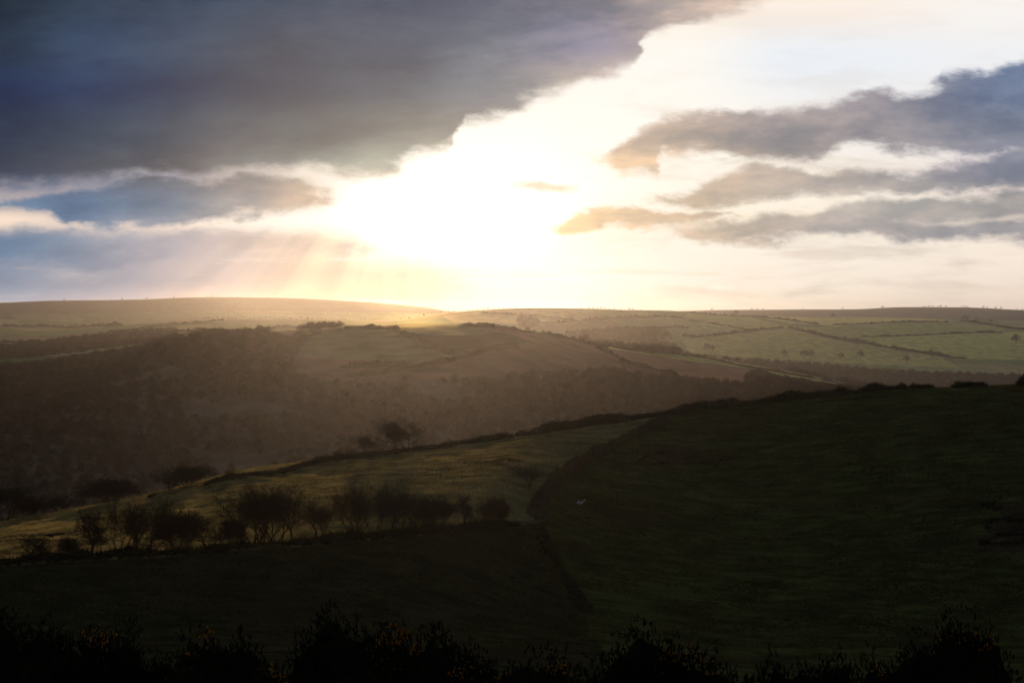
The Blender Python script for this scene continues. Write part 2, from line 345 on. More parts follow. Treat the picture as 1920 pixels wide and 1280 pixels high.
# ------------------------------------------------------------------ materials
def material(name, build):
    m = bpy.data.materials.new(name); m.use_nodes = True; t = m.node_tree; t.nodes.clear(); n = NT(t)
    out = n.n('ShaderNodeOutputMaterial'); s = build(n); t.links.new(s, out.inputs[0]); return m
def varied(c1, c2, scale=1.0, rough=1.0, transl=0.0, tcol=None, bump=0.0, bscale=2.0, spec=0.0, usecover=False, perobj=False, sheen=0.0):
    def b(n):
        geo = n.n('ShaderNodeNewGeometry').outputs['Position']
        nz = n.noise(geo, scale, 5, .65).outputs[0]
        if usecover:
            at_ = n.n('ShaderNodeAttribute', attribute_name='cover').outputs['Color']
            c = n.mix(1.0, at_, n.mix(n.step(nz, .3, .7), (*c1, 1), (*c2, 1)), 'MULTIPLY')
        else: c = n.mix(n.step(nz, .3, .7), (*c1, 1), (*c2, 1))
        if perobj:
            rd = n.n('ShaderNodeObjectInfo').outputs['Random']
            c = n.mix(1.0, c, n.ramp(rd, [(0, (.55, .55, .52)), (.55, (.9, .88, .85)), (.85, (1.25, 1.18, 1.1)), (1, (1.6, 1.5, 1.4))]), 'MULTIPLY')
        p = n.n('ShaderNodeBsdfPrincipled'); n.put(p.inputs['Base Color'], c)
        p.inputs['Roughness'].default_value = rough; p.inputs['Specular IOR Level'].default_value = spec
        if sheen:
            gl = n.n('ShaderNodeBsdfGlossy'); gl.inputs['Roughness'].default_value = .62      # waxy blades shine towards a low sun
            n.put(gl.inputs['Color'], n.mix(1.0, n.mix(1.0, c, (sheen, sheen, sheen, 1), 'MULTIPLY'), (.025, .02, .02, 1), 'ADD'))
        if bump:
            bp = n.n('ShaderNodeBump'); bp.inputs['Strength'].default_value = 1; bp.inputs['Distance'].default_value = bump
            n.put(bp.inputs['Height'], n.noise(geo, bscale, 4, .7).outputs[0])
            n.t.links.new(bp.outputs[0], p.inputs['Normal'])
        if sheen:
            ad = n.n('ShaderNodeAddShader'); n.t.links.new(p.outputs[0], ad.inputs[0]); n.t.links.new(gl.outputs[0], ad.inputs[1]); return ad.outputs[0]
        if not transl: return p.outputs[0]
        tr = n.n('ShaderNodeBsdfTranslucent')
        n.put(tr.inputs[0], n.mix(1.0, c, (*tcol, 1), 'MULTIPLY'))
        mx = n.n('ShaderNodeMixShader'); mx.inputs[0].default_value = transl
        n.t.links.new(p.outputs[0], mx.inputs[1]); n.t.links.new(tr.outputs[0], mx.inputs[2]); return mx.outputs[0]
    return b
def pasture_nodes(n):
    geo = n.n('ShaderNodeNewGeometry').outputs['Position']
    cov = n.n('ShaderNodeAttribute', attribute_name='cover').outputs['Color']
    st = n.n('ShaderNodeMapping'); n.put(st.inputs[0], geo); st.inputs['Rotation'].default_value = (0, 0, .12); st.inputs['Scale'].default_value = (.35, 1, 1)
    a = n.noise(st.outputs[0], .45, 6, .7).outputs[0]; b = n.noise(geo, 3.0, 4, .7).outputs[0]; c = n.noise(geo, .05, 3, .6).outputs[0]
    col_ = n.mix(1.0, cov, n.mix(n.step(a, .34, .66), (.55, .6, .5, 1), (1.5, 1.35, 1.25, 1)), 'MULTIPLY')
    col_ = n.mix(1.0, col_, n.mix(n.step(b, .3, .7), (.6, .6, .6, 1), (1.4, 1.38, 1.3, 1)), 'MULTIPLY')
    col_ = n.mix(n.step(c, .48, .68, 0.0, .55), col_, (.055, .040, .022, 1))
    p = n.n('ShaderNodeBsdfPrincipled'); n.put(p.inputs['Base Color'], col_); p.inputs['Roughness'].default_value = 1; p.inputs['Specular IOR Level'].default_value = 0
    bp = n.n('ShaderNodeBump'); bp.inputs['Strength'].default_value = 1; bp.inputs['Distance'].default_value = .22
    n.put(bp.inputs['Height'], n.m('MULTIPLY_ADD', b, .35, a)); n.t.links.new(bp.outputs[0], p.inputs['Normal'])
    return p.outputs[0]
M = {
    'pasture': material('pasture_grass', pasture_nodes),
    'hills': material('hill_cover', varied((.7, .7, .7), (1.3, 1.3, 1.3), .03, usecover=True, bump=.5, bscale=.06, sheen=2.1)),
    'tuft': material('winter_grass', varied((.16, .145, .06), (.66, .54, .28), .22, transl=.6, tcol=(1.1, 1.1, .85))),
    'bark': material('dark_bark', varied((.035, .027, .02), (.07, .055, .04), 2)),
    'twig': material('bare_twigs', varied((.035, .027, .02), (.06, .045, .033), 1)),
    'redtwig': material('reddish_twigs', varied((.08, .03, .02), (.12, .05, .03), 1)),
    'wood': material('woodland_crowns', varied((.04, .03, .024), (.10, .062, .044), .12, transl=.25, tcol=(1, .9, .8), perobj=True)),
    'scrub': material('scrub_leaves', varied((.02, .022, .01), (.05, .045, .02), 1.5, transl=.2, tcol=(1, 1, .6))),
    'hedge': material('far_hedge_twigs', varied((.03, .025, .016), (.075, .06, .04), .1)),
    'bank': material('turf_bank', varied((.03, .03, .015), (.085, .075, .035), .8, bump=.25, bscale=2.5)),
    'brack': material('bracken_bank', varied((.08, .05, .03), (.13, .1, .05), .8, bump=.25, bscale=2.5)),
    'gorse': material('gorse_spines', varied((.006, .010, .004), (.018, .024, .010), 6)),
    'gstem': material('gorse_stems', varied((.02, .015, .01), (.03, .022, .014), 6)),
    'flower': material('gorse_flowers', varied((.45, .22, .01), (.62, .36, .02), 12, transl=.5, tcol=(1, .95, .8))),
    'timber': material('weathered_timber', varied((.14, .11, .08), (.22, .17, .12), 5)),
    'pale': material('pale_boards', varied((.55, .53, .5), (.75, .72, .68), 2)),
    'wire': material('fence_wire', varied((.2, .18, .16), (.3, .27, .24), 5)),
}

# ------------------------------------------------------------------ ground
def inpoly(x, y, poly):
    r = np.zeros(x.shape, bool); n = len(poly)
    for i in range(n):
        x1, y1 = poly[i]; x2, y2 = poly[(i + 1) % n]
        c = ((y1 > y) != (y2 > y)) & (x < (x2 - x1) * (y - y1) / (y2 - y1 + 1e-9) + x1); r ^= c
    return r
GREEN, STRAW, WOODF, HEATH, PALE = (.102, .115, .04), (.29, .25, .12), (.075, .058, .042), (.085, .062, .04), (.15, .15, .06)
HEATHTOP = [(545, 705), (700, 718), (900, 706), (1010, 696), (1140, 692), (1290, 710), (1400, 720), (1420, 690), (1290, 668), (1140, 645), (1040, 625), (940, 605), (740, 605), (560, 630)]
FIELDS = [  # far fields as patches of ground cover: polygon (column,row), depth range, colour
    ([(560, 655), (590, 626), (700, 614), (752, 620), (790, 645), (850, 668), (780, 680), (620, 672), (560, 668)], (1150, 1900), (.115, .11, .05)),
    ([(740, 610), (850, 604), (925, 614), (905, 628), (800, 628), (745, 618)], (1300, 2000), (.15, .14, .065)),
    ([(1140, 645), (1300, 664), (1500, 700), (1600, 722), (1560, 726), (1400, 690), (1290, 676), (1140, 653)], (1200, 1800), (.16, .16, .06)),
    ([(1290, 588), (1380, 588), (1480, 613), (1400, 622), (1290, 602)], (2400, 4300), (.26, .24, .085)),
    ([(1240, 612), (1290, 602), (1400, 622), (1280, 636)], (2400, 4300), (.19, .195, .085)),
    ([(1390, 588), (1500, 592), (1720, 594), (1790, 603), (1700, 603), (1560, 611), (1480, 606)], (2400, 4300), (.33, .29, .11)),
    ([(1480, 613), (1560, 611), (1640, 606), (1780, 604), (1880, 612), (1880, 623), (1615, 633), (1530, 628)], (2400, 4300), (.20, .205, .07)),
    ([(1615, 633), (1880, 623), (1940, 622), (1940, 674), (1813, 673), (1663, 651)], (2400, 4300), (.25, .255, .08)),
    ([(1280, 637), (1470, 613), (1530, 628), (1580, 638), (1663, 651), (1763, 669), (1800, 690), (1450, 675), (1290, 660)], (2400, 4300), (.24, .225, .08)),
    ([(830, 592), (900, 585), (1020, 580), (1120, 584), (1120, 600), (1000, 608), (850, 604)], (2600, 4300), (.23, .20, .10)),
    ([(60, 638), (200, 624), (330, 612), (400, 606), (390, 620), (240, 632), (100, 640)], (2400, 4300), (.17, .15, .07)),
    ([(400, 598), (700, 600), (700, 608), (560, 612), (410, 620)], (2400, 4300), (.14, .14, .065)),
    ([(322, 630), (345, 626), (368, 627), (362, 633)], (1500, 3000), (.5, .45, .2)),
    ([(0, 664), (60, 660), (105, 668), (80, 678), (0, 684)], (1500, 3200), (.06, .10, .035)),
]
def covers(u, d, X, Y, row):
    d = nominal(u, d)
    c = np.empty(u.shape + (3,)); c[:] = HEATH
    c[(d > 520) & (d < 1750)] = WOODF
    up = (d > 900) & (d < 1750)
    c[up & inpoly(u + 20 * fbm(X / 40, Y / 40, 3, 95), row + 5 * fbm(X / 40, Y / 40, 3, 96), HEATHTOP)] = (.105, .060, .038)
    c[up & inpoly(u + 18 * fbm(X / 25, Y / 25, 2, 91), row + 3 * fbm(X / 25, Y / 25, 2, 92), [(748, 625), (800, 622), (940, 622), (1000, 640), (973, 648), (857, 670), (800, 652)])] = (.045, .042, .022)
    # patchwork of pasture beyond the gorge
    far = d > 1900
    cell = np.floor((X + 60 * fbm(Y / 300, X / 300, 2, 5)) / 330 + .35 * Y / 330) * 7 + np.floor((Y + .3 * X + 60 * fbm(X / 260, Y / 260, 2, 6)) / 420)
    h = hash2(cell, cell * 0 + 3, 5)
    pal = np.array([(.12, .135, .055), (.15, .155, .07), (.11, .12, .05), (.19, .17, .085), (.13, .11, .06), (.12, .14, .055)])
    pc = pal[(h * 5.99).astype(int)]
    c = np.where((far & (d < 5600))[..., None], pc, c)
    moor = d > 5200
    c[moor] = (.10, .082, .055)
    wood = (d > 1900) & (d < 2420) & (u > 980)
    c[wood] = WOODF
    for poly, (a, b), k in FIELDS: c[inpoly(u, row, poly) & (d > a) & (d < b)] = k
    near = d < 500
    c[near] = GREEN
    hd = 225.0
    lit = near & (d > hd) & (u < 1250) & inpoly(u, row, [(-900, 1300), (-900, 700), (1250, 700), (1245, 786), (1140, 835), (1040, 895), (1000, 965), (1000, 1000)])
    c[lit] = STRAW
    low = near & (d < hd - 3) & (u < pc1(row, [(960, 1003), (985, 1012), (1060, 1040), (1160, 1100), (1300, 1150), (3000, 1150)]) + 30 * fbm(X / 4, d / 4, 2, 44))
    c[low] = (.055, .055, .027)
    n1_, n2_ = fbm(X / 6, d / 6, 3, 61), vnoise(X / 5, d / 1.6, 62)
    # bracken and bare earth patches, ruts and wheel lines
    for poly, k in (([(1195, 848), (1270, 843), (1360, 850), (1390, 860), (1330, 872), (1205, 870)], (.095, .065, .036)), ([(1820, 1035), (1835, 985), (1870, 945), (2100, 925), (2100, 1045)], (.10, .075, .055)),
                    ([(845, 868), (870, 856), (975, 853), (985, 866), (900, 876)], (.07, .05, .03)), ([(-60, 1052), (-60, 1010), (130, 995), (215, 1004), (200, 1040)], (.10, .085, .05))):
        q = near & inpoly(u + 60 * n1_, row + 8 * n1_, poly); c[q] = k; c[q & (n2_ > .12)] = (.012, .010, .008)
    for a0, w0 in ((0, 1.0), (9, 1.0)):
        t = near & (u > 1180) & (np.abs(row - np.interp(u, [1180, 1300, 1600, 1920, 2400], [958, 952, 938, 928, 920]) - a0) < 2.2 * w0); c[t] = (.12, .115, .05)
    return c
def sheet(name, cols, ds, mat, kind='structure'):
    A, D = np.meshgrid(cols, ds, indexing='ij'); u, d = A.ravel(), D.ravel()
    z = height_ud(u, d); X = (u - CX) / F * d
    row = HZ - z / d * F
    n, m = len(cols), len(ds)
    idx = np.arange(n * m).reshape(n, m)
    q = np.stack([idx[:-1, :-1], idx[1:, :-1], idx[1:, 1:], idx[:-1, 1:]], -1).reshape(-1, 4)
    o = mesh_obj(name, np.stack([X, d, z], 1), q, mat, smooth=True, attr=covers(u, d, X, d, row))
    return tag(o, kind=kind)
cols = np.concatenate([np.linspace(-9000, -420, 50)[:-1], np.linspace(-420, 2340, 820), np.linspace(2340, 11000, 50)[1:]])
cols_far = np.concatenate([np.linspace(-3600, -420, 40)[:-1], np.linspace(-420, 2340, 820), np.linspace(2340, 5500, 40)[1:]])
ds_near = np.concatenate([np.geomspace(2, 90, 90)[:-1], np.linspace(90, 460, 330)])
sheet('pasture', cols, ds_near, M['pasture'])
ds_far = np.concatenate([np.linspace(459.5, 800, 30)[:-1], np.linspace(800, 2300, 210)[:-1], np.linspace(2300, 3700, 190)[:-1], np.linspace(3700, 8000, 160)[:-1], np.linspace(8000, 14400, 70)])
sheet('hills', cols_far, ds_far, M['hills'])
# the ground behind and beside the viewpoint
gx = np.linspace(-14400, 14400, 60)
bx = np.array([[x, y] for y in (-9000, -3000, -1000, -300, -60, 1.99) for x in gx])
by = np.where(bx[:, 1] > 0, -1.75 - np.clip(np.abs(bx[:, 0]) - 4, 0, None) * .02, 6 - bx[:, 1] * .01)
ii = np.arange(360).reshape(6, 60); q = np.stack([ii[:-1, :-1], ii[:-1, 1:], ii[1:, 1:], ii[1:, :-1]], -1).reshape(-1, 4)
tag(mesh_obj('moor', np.column_stack([bx, by]), q, M['bank']), kind='structure')

# ------------------------------------------------------------------ haze (one closed box)
def box_mesh(name, lo, hi, mat):
    v = [(x, y, z) for x in (lo[0], hi[0]) for y in (lo[1], hi[1]) for z in (lo[2], hi[2])]
    f = [(0, 1, 3, 2), (4, 6, 7, 5), (0, 4, 5, 1), (2, 3, 7, 6), (0, 2, 6, 4), (1, 5, 7, 3)]
    return mesh_obj(name, v, f, mat)
HAZE = True
HAZE_TOP = max(v.co.z for v in bpy.data.objects['hills'].data.vertices) + 13.0
print('haze top', HAZE_TOP)
if HAZE:
    hm = bpy.data.materials.new('haze_air'); hm.use_nodes = True; t = hm.node_tree; t.nodes.clear()
    pv = t.nodes.new('ShaderNodeVolumePrincipled'); pv.inputs['Color'].default_value = (.93, .93, .95, 1)
    pv.inputs['Density'].default_value = 2.8e-5; pv.inputs['Anisotropy'].default_value = .895
    ot = t.nodes.new('ShaderNodeOutputMaterial'); t.links.new(pv.outputs[0], ot.inputs['Volume'])
    tag(box_mesh('haze', (-21000, -9300, -420), (21000, 14700, HAZE_TOP), hm), kind='stuff')

# ------------------------------------------------------------------ woods and grass: nobody could count them
def sliver_mesh(name, n, rx, h, length, width, mat, seed, up=.5, base=.25, tri=True):
    """a dome of thin upward-splayed twigs (origin at the foot)"""
    r = np.random.default_rng(seed)
    th = r.uniform(0, 2 * np.pi, n); el = np.arcsin(r.uniform(0, 1, n)); rad = r.uniform(.25, 1, n) ** .5
    lump = 1 + .22 * np.sin(th * 3 + seed) + .15 * np.sin(th * 5 + 2 * seed)
    d = np.stack([np.cos(th) * np.cos(el), np.sin(th) * np.cos(el), np.sin(el)], 1)
    p = d * rad[:, None] * np.stack([rx * lump, rx * lump, np.full(n, h * (1 - base))], 1) * .85; p[:, 2] += h * base
    g = d + np.array([0, 0, up]) + r.normal(0, .35, (n, 3)); g /= np.linalg.norm(g, axis=1)[:, None]
    a = np.cross(g, r.normal(0, 1, (n, 3))); a /= np.linalg.norm(a, axis=1)[:, None]
    L = length * r.uniform(.6, 1.3, n)[:, None]
    v = np.stack([p - a * width / 2, p + a * width / 2, p + g * L], 1).reshape(-1, 3)
    return v, np.arange(3 * n).reshape(n, 3)
def proto_mesh(name, v, f, mat):
    me = bpy.data.meshes.new(name); me.from_pydata(v.tolist(), [], f.tolist()); me.materials.append(mat)
    return bpy.data.objects.new(name, me)
def scatter(name, pts, scales, protos, label, cat=None):
    me = bpy.data.meshes.new(name); me.from_pydata([tuple(p) for p in pts], [], [])
    a = me.attributes.new('size', 'FLOAT', 'POINT'); a.data.foreach_set('value', np.asarray(scales, np.float32))
    o = bpy.data.objects.new(name, me); col.objects.link(o)
    c = bpy.data.collections.new(name + '_kinds')
    for p in protos: c.objects.link(p)
    ng = bpy.data.node_groups.new(name + '_scatter', 'GeometryNodeTree')
    ng.interface.new_socket('Geometry', in_out='INPUT', socket_type='NodeSocketGeometry')
    ng.interface.new_socket('Geometry', in_out='OUTPUT', socket_type='NodeSocketGeometry')
    gi, go = ng.nodes.new('NodeGroupInput'), ng.nodes.new('NodeGroupOutput')
    ci = ng.nodes.new('GeometryNodeCollectionInfo'); ci.inputs['Collection'].default_value = c
    ci.inputs['Separate Children'].default_value = True; ci.inputs['Reset Children'].default_value = True
    ip = ng.nodes.new('GeometryNodeInstanceOnPoints'); ip.inputs['Pick Instance'].default_value = True
    rv = ng.nodes.new('FunctionNodeRandomValue'); rv.data_type = 'FLOAT_VECTOR'
    rv.inputs[0].default_value = (-.1, -.1, 0); rv.inputs[1].default_value = (.1, .1, 6.28)
    sz = ng.nodes.new('GeometryNodeInputNamedAttribute'); sz.data_type = 'FLOAT'; sz.inputs['Name'].default_value = 'size'
    L = ng.links.new
    L(gi.outputs[0], ip.inputs['Points']); L(ci.outputs[0], ip.inputs['Instance']); L(rv.outputs[0], ip.inputs['Rotation'])
    L(sz.outputs['Attribute'], ip.inputs['Scale']); L(ip.outputs[0], go.inputs[0])
    o.modifiers.new('scatter', 'NODES').node_group = ng
    return tag(o, label, cat, kind='stuff')
def spread(u0, u1, d0, d1, step, keep, seed, jit=.5):
    r = np.random.default_rng(seed)
    x0, x1 = (u0 - CX) / F * d1, (u1 - CX) / F * d1
    gx_, gy_ = np.meshgrid(np.arange(min(x0, (u0 - CX) / F * d0), max(x1, (u1 - CX) / F * d0), step), np.arange(d0, d1, step))
    x = gx_.ravel() + r.uniform(-jit, jit, gx_.size) * step; y = gy_.ravel() + r.uniform(-jit, jit, gx_.size) * step
    u = CX + F * x / y; k = (u > u0) & (u < u1); x, y, u = x[k], y[k], u[k]
    z = height_ud(u, y); row = HZ - z / y * F
    k = keep(u, y, row, x); return x[k], y[k], z[k]
crowns = [proto_mesh('woodland_crown', *sliver_mesh('c', 260, 4.6, 8.5, 2.3, .30, None, 40 + k), M['wood']) for k in range(5)]
def gap(x, y): return fbm(x / 60, y / 60, 3, 77)
OPEN = [f[0] for f in FIELDS] + [HEATHTOP]
def keep_gorge(u, d, row, x):
    q = nominal(u, d); k = (q > 660) & (q < 1650) & (gap(x, d) > -.42)
    j = 45 * fbm(x / 70, d / 70, 3, 51); jr = 9 * fbm(x / 50, d / 50, 3, 52)
    for p in OPEN: k &= ~(inpoly(u + j, row + jr, p) & (hash2(np.floor(x), np.floor(d), 9) > .06)) & ~inpoly(u + j * .5, row - 6, p)
    k &= ~((q > 1420) & (u > 420)) | (gap(x, d) > .25)
    return k
xs, ys, zs = spread(-160, 1900, 560 * FAR, 2150 * FAR, 8.6, keep_gorge, 3)
scatter('woodland', np.stack([xs, ys, zs - .6], 1), np.random.default_rng(5).uniform(.5, 1.05, len(xs)) ** 1.2 * np.interp(ys, [900, 2200], [1.0, 1.45]), crowns, 'leafless brown oak wood covering the sides of the deep valley')
def keep_far(u, dd, row, x):
    d = nominal(u, dd)
    a = (u > 1000) & (d > 1750) & (d < 2430) & (gap(x, dd) > -.35)
    b = inpoly(u, row, [(1060, 628), (1130, 620), (1250, 620), (1262, 640), (1280, 668), (1150, 660)]) & (gap(x, d) > -.2)
    c = inpoly(u, row, [(970, 602), (1005, 600), (1012, 614), (975, 616)])
    e = (u < 330) & (d > 1700) & (d < 2500) & (gap(x, d) > -.2) & ~inpoly(u, row, FIELDS[3][0])
    return a | b | c | e
xs, ys, zs = spread(-100, 2000, 1600 * FAR, 4400 * FAR, 15.5, keep_far, 4)
scatter('distant_wood', np.stack([xs, ys, zs - .5], 1), np.random.default_rng(6).uniform(.6, 1.35, len(xs)) * np.interp(ys, [2700, 4700], [1.2, 1.7]), crowns, 'hazy bare woods in the farther valley below the green fields')
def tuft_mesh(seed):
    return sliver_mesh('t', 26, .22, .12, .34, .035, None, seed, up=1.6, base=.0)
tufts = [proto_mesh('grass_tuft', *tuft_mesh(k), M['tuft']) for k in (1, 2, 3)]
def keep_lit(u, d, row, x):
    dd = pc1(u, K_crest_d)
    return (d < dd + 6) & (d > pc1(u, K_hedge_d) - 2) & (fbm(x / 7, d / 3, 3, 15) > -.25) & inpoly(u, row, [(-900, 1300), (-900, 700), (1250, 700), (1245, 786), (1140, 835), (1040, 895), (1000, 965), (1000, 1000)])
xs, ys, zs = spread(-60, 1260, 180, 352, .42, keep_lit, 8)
scatter('grass', np.stack([xs, ys, zs], 1), np.random.default_rng(9).uniform(.5, 1.3, len(xs)) * np.interp(CX + F * xs / ys, [500, 1100], [1, .5]), tufts, 'tussocky straw coloured winter grass on the lit field')  # tufts shrink to the right: fading sunlight put into their size

def keep_dark(u, d, row, x):
    dd = pc1(u, K_crest_d); lit = inpoly(u, row, [(-900, 1300), (-900, 700), (1250, 700), (1245, 786), (1140, 835), (1040, 895), (1000, 965), (1000, 1000)]) & (d > pc1(u, K_hedge_d))
    return (d < dd + 3) & ~lit & (fbm(x / 6, d / 3, 3, 25) > -.12) & (row < 1215)
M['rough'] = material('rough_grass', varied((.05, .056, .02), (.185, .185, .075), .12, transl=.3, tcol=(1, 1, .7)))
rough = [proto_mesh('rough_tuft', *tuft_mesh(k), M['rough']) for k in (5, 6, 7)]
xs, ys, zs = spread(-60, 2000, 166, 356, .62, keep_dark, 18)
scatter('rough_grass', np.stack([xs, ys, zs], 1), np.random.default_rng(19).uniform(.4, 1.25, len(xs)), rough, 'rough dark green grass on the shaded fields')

# ------------------------------------------------------------------ trees
def tubes(P0, P1, R0, R1, n):
    P0, P1, R0, R1 = map(np.asarray, (P0, P1, R0, R1)); d = P1 - P0; d = d / (np.linalg.norm(d, axis=1)[:, None] + 1e-9)
    ref = np.where(np.abs(d[:, 2:3]) > .9, [[1., 0, 0]], [[0, 0, 1.]]); a = np.cross(d, ref); a /= np.linalg.norm(a, axis=1)[:, None]; b = np.cross(d, a)
    v = []
    for k in range(n):
        t = 2 * np.pi * k / n; w = a * np.cos(t) + b * np.sin(t)
        v.append(P0 + w * R0[:, None]); v.append(P1 + w * R1[:, None])
    v = np.stack(v, 1); m = len(P0); base = np.arange(m)[:, None] * 2 * n
    f = np.stack([np.stack([base[:, 0] + 2 * k, base[:, 0] + (2 * k + 2) % (2 * n), base[:, 0] + (2 * k + 3) % (2 * n), base[:, 0] + 2 * k + 1], 1) for k in range(n)], 1)
    return v.reshape(-1, 3), f.reshape(-1, 4)
def grow(seed, h=7.0, spread_=.6, stems=1, sweep=(0, 0), trunk=.25, fine=1.0, r0=.16, levels=5, droop=0.0, twl=.7):
    """bare winter tree: returns (trunk mesh, crown mesh); origin at the foot"""
    R = random.Random(seed); big, small, tw = [], [], []
    sw = Vector((sweep[0], sweep[1], 0))
    def go(p, d, L, r, lev):
        n = 3 if lev < 2 else 2
        for i in range(n):
            d = (d + Vector((R.gauss(0, .16), R.gauss(0, .16), R.gauss(0, .1))) + Vector((0, 0, .10 - droop * lev * .08)) + sw * .10 * lev).normalized()
            q = p + d * (L / n); rr = r * (1 - .28 * (i + 1) / n)
            (big if lev < 2 else small).append((p, q, r * (1 - .28 * i / n), rr)); p = q
            if lev >= 1 and i < n - 1 and lev < levels: branch(p, d, L * .62, rr * .55, lev + 1)
        if lev < levels:
            for _ in range(2 if lev else R.choice((3, 4))): branch(p, d, L * R.uniform(.68, .92), rr * .72, lev + 1)
        else:
            for _ in range(int(3.2 * fine)):
                t = (d + Vector((R.gauss(0, .5), R.gauss(0, .5), R.gauss(0.12, .4))) + sw * .5).normalized()
                tw.append((p, t, R.uniform(.6, 1.25) * twl))
    def branch(p, d, L, r, lev):
        a = Vector((R.gauss(0, 1), R.gauss(0, 1), R.gauss(0, 1))).cross(d).normalized()
        s = spread_ * R.uniform(.55, 1.25); go(p, (d * math.cos(s) + a * math.sin(s)).normalized(), L, r, lev)
    for k in range(stems):
        t = 6.28 * (k + R.uniform(-.3, .3)) / stems; off_ = Vector((math.cos(t), math.sin(t), 0)) * (.10 * (stems > 1))
        lean = Vector((math.cos(t), math.sin(t), 0)) * R.uniform(.25, .9) * (1 if stems > 1 else 0)
        go(off_ - Vector((0, 0, .35)), (Vector((0, 0, 1)) + lean + sw * .2).normalized(), h * trunk * R.uniform(.85, 1.15), r0 * h / 7 * (1 if stems == 1 else .7), 0)
    arr = lambda L: [np.array([tuple(s[0]) for s in L]), np.array([tuple(s[1]) for s in L]), np.array([s[2] for s in L]), np.array([s[3] for s in L])]
    B = tubes(*arr(big), 6); S = tubes(*arr(small), 3)
    p = np.array([tuple(t[0]) for t in tw]); g = np.array([tuple(t[1]) for t in tw]); L = np.array([t[2] for t in tw])[:, None]
    r = np.random.default_rng(seed); a = np.cross(g, r.normal(0, 1, g.shape)); a /= np.linalg.norm(a, axis=1)[:, None]
    m = p + g * L * .5 + r.normal(0, .07, g.shape); e = p + g * L + r.normal(0, .12, g.shape)
    w = .032
    tv = np.stack([p - a * w, p + a * w, m, m - a * w, m + a * w, e], 1).reshape(-1, 3); tf = np.arange(len(tv)).reshape(-1, 3)
    k = h / np.percentile(tv[:, 2], 97)
    tv, sv, bv = tv * k, S[0] * k, B[0] * k
    bv[bv[:, 2] < .3, 2] -= .5
    cv = np.concatenate([sv, tv]); cf = S[1].tolist() + (tf + len(sv)).tolist()
    return (bv, B[1]), (cv, cf), max(float(np.percentile(tv[:, 0], 96) - np.percentile(tv[:, 0], 4)), .1)
PROTO = {}
def tree(kind, label, pos, h, width, rz, group, name='bare_tree', twig=None, cat='tree'):
    spec = dict(
        hawthorn=dict(h=5, spread_=.8, stems=1, sweep=(.3, .1), trunk=.24, fine=1.2, r0=.20, levels=5, twl=.5),
        swept=dict(h=5, spread_=.62, stems=2, sweep=(-.75, .1), trunk=.26, fine=1.1, r0=.17, levels=5, twl=.5),
        tall=dict(h=8, spread_=.5, stems=1, sweep=(-.1, 0), trunk=.28, fine=.9, r0=.16, levels=5),
        multi=dict(h=8, spread_=.36, stems=5, sweep=(-.12, 0), trunk=.30, fine=1.2, r0=.13, levels=4, twl=1.0),
        ash=dict(h=8, spread_=.55, stems=3, sweep=(-.2, 0), trunk=.26, fine=1.0, r0=.16, levels=5),
        thicket=dict(h=5, spread_=.6, stems=7, sweep=(0, 0), trunk=.22, fine=1.6, r0=.10, levels=4, twl=.6),
    )[kind]
    sd_ = int(abs(hash2(np.array([int(rz * 977)]), np.array([len(kind)]), 3))[0] * 3)
    key = (kind, sd_, twig)
    if key not in PROTO:
        T, Cn, wd = grow(hash(kind[0]) % 7 * 0 + ord(kind[0]) + 13 * sd_, **spec)
        r_ = empty(name, (0, 0, 0)); mesh_obj('trunk', T[0], T[1], M['bark'], r_); mesh_obj('crown', Cn[0], Cn[1], M[twig or 'twig'], r_)
        PROTO[key] = (r_, wd, [False])
    r_, wd, used = PROTO[key]
    o = copy_tree(r_) if used[0] else r_
    used[0] = True; o.name = name
    s = h / spec['h']; o.location = pos; o.rotation_euler = (0, 0, rz)
    sx = width / wd
    # crowns are scaled to the width seen, evenly in plan
    o.scale = (sx, sx, s)
    return tag(o, label, cat, group)
PX = lambda px, d: px / F * d
def on(u, row, d0, d1): return hit(u, row, d0, d1)
HG = 'bare trees along the lower hedge bank'
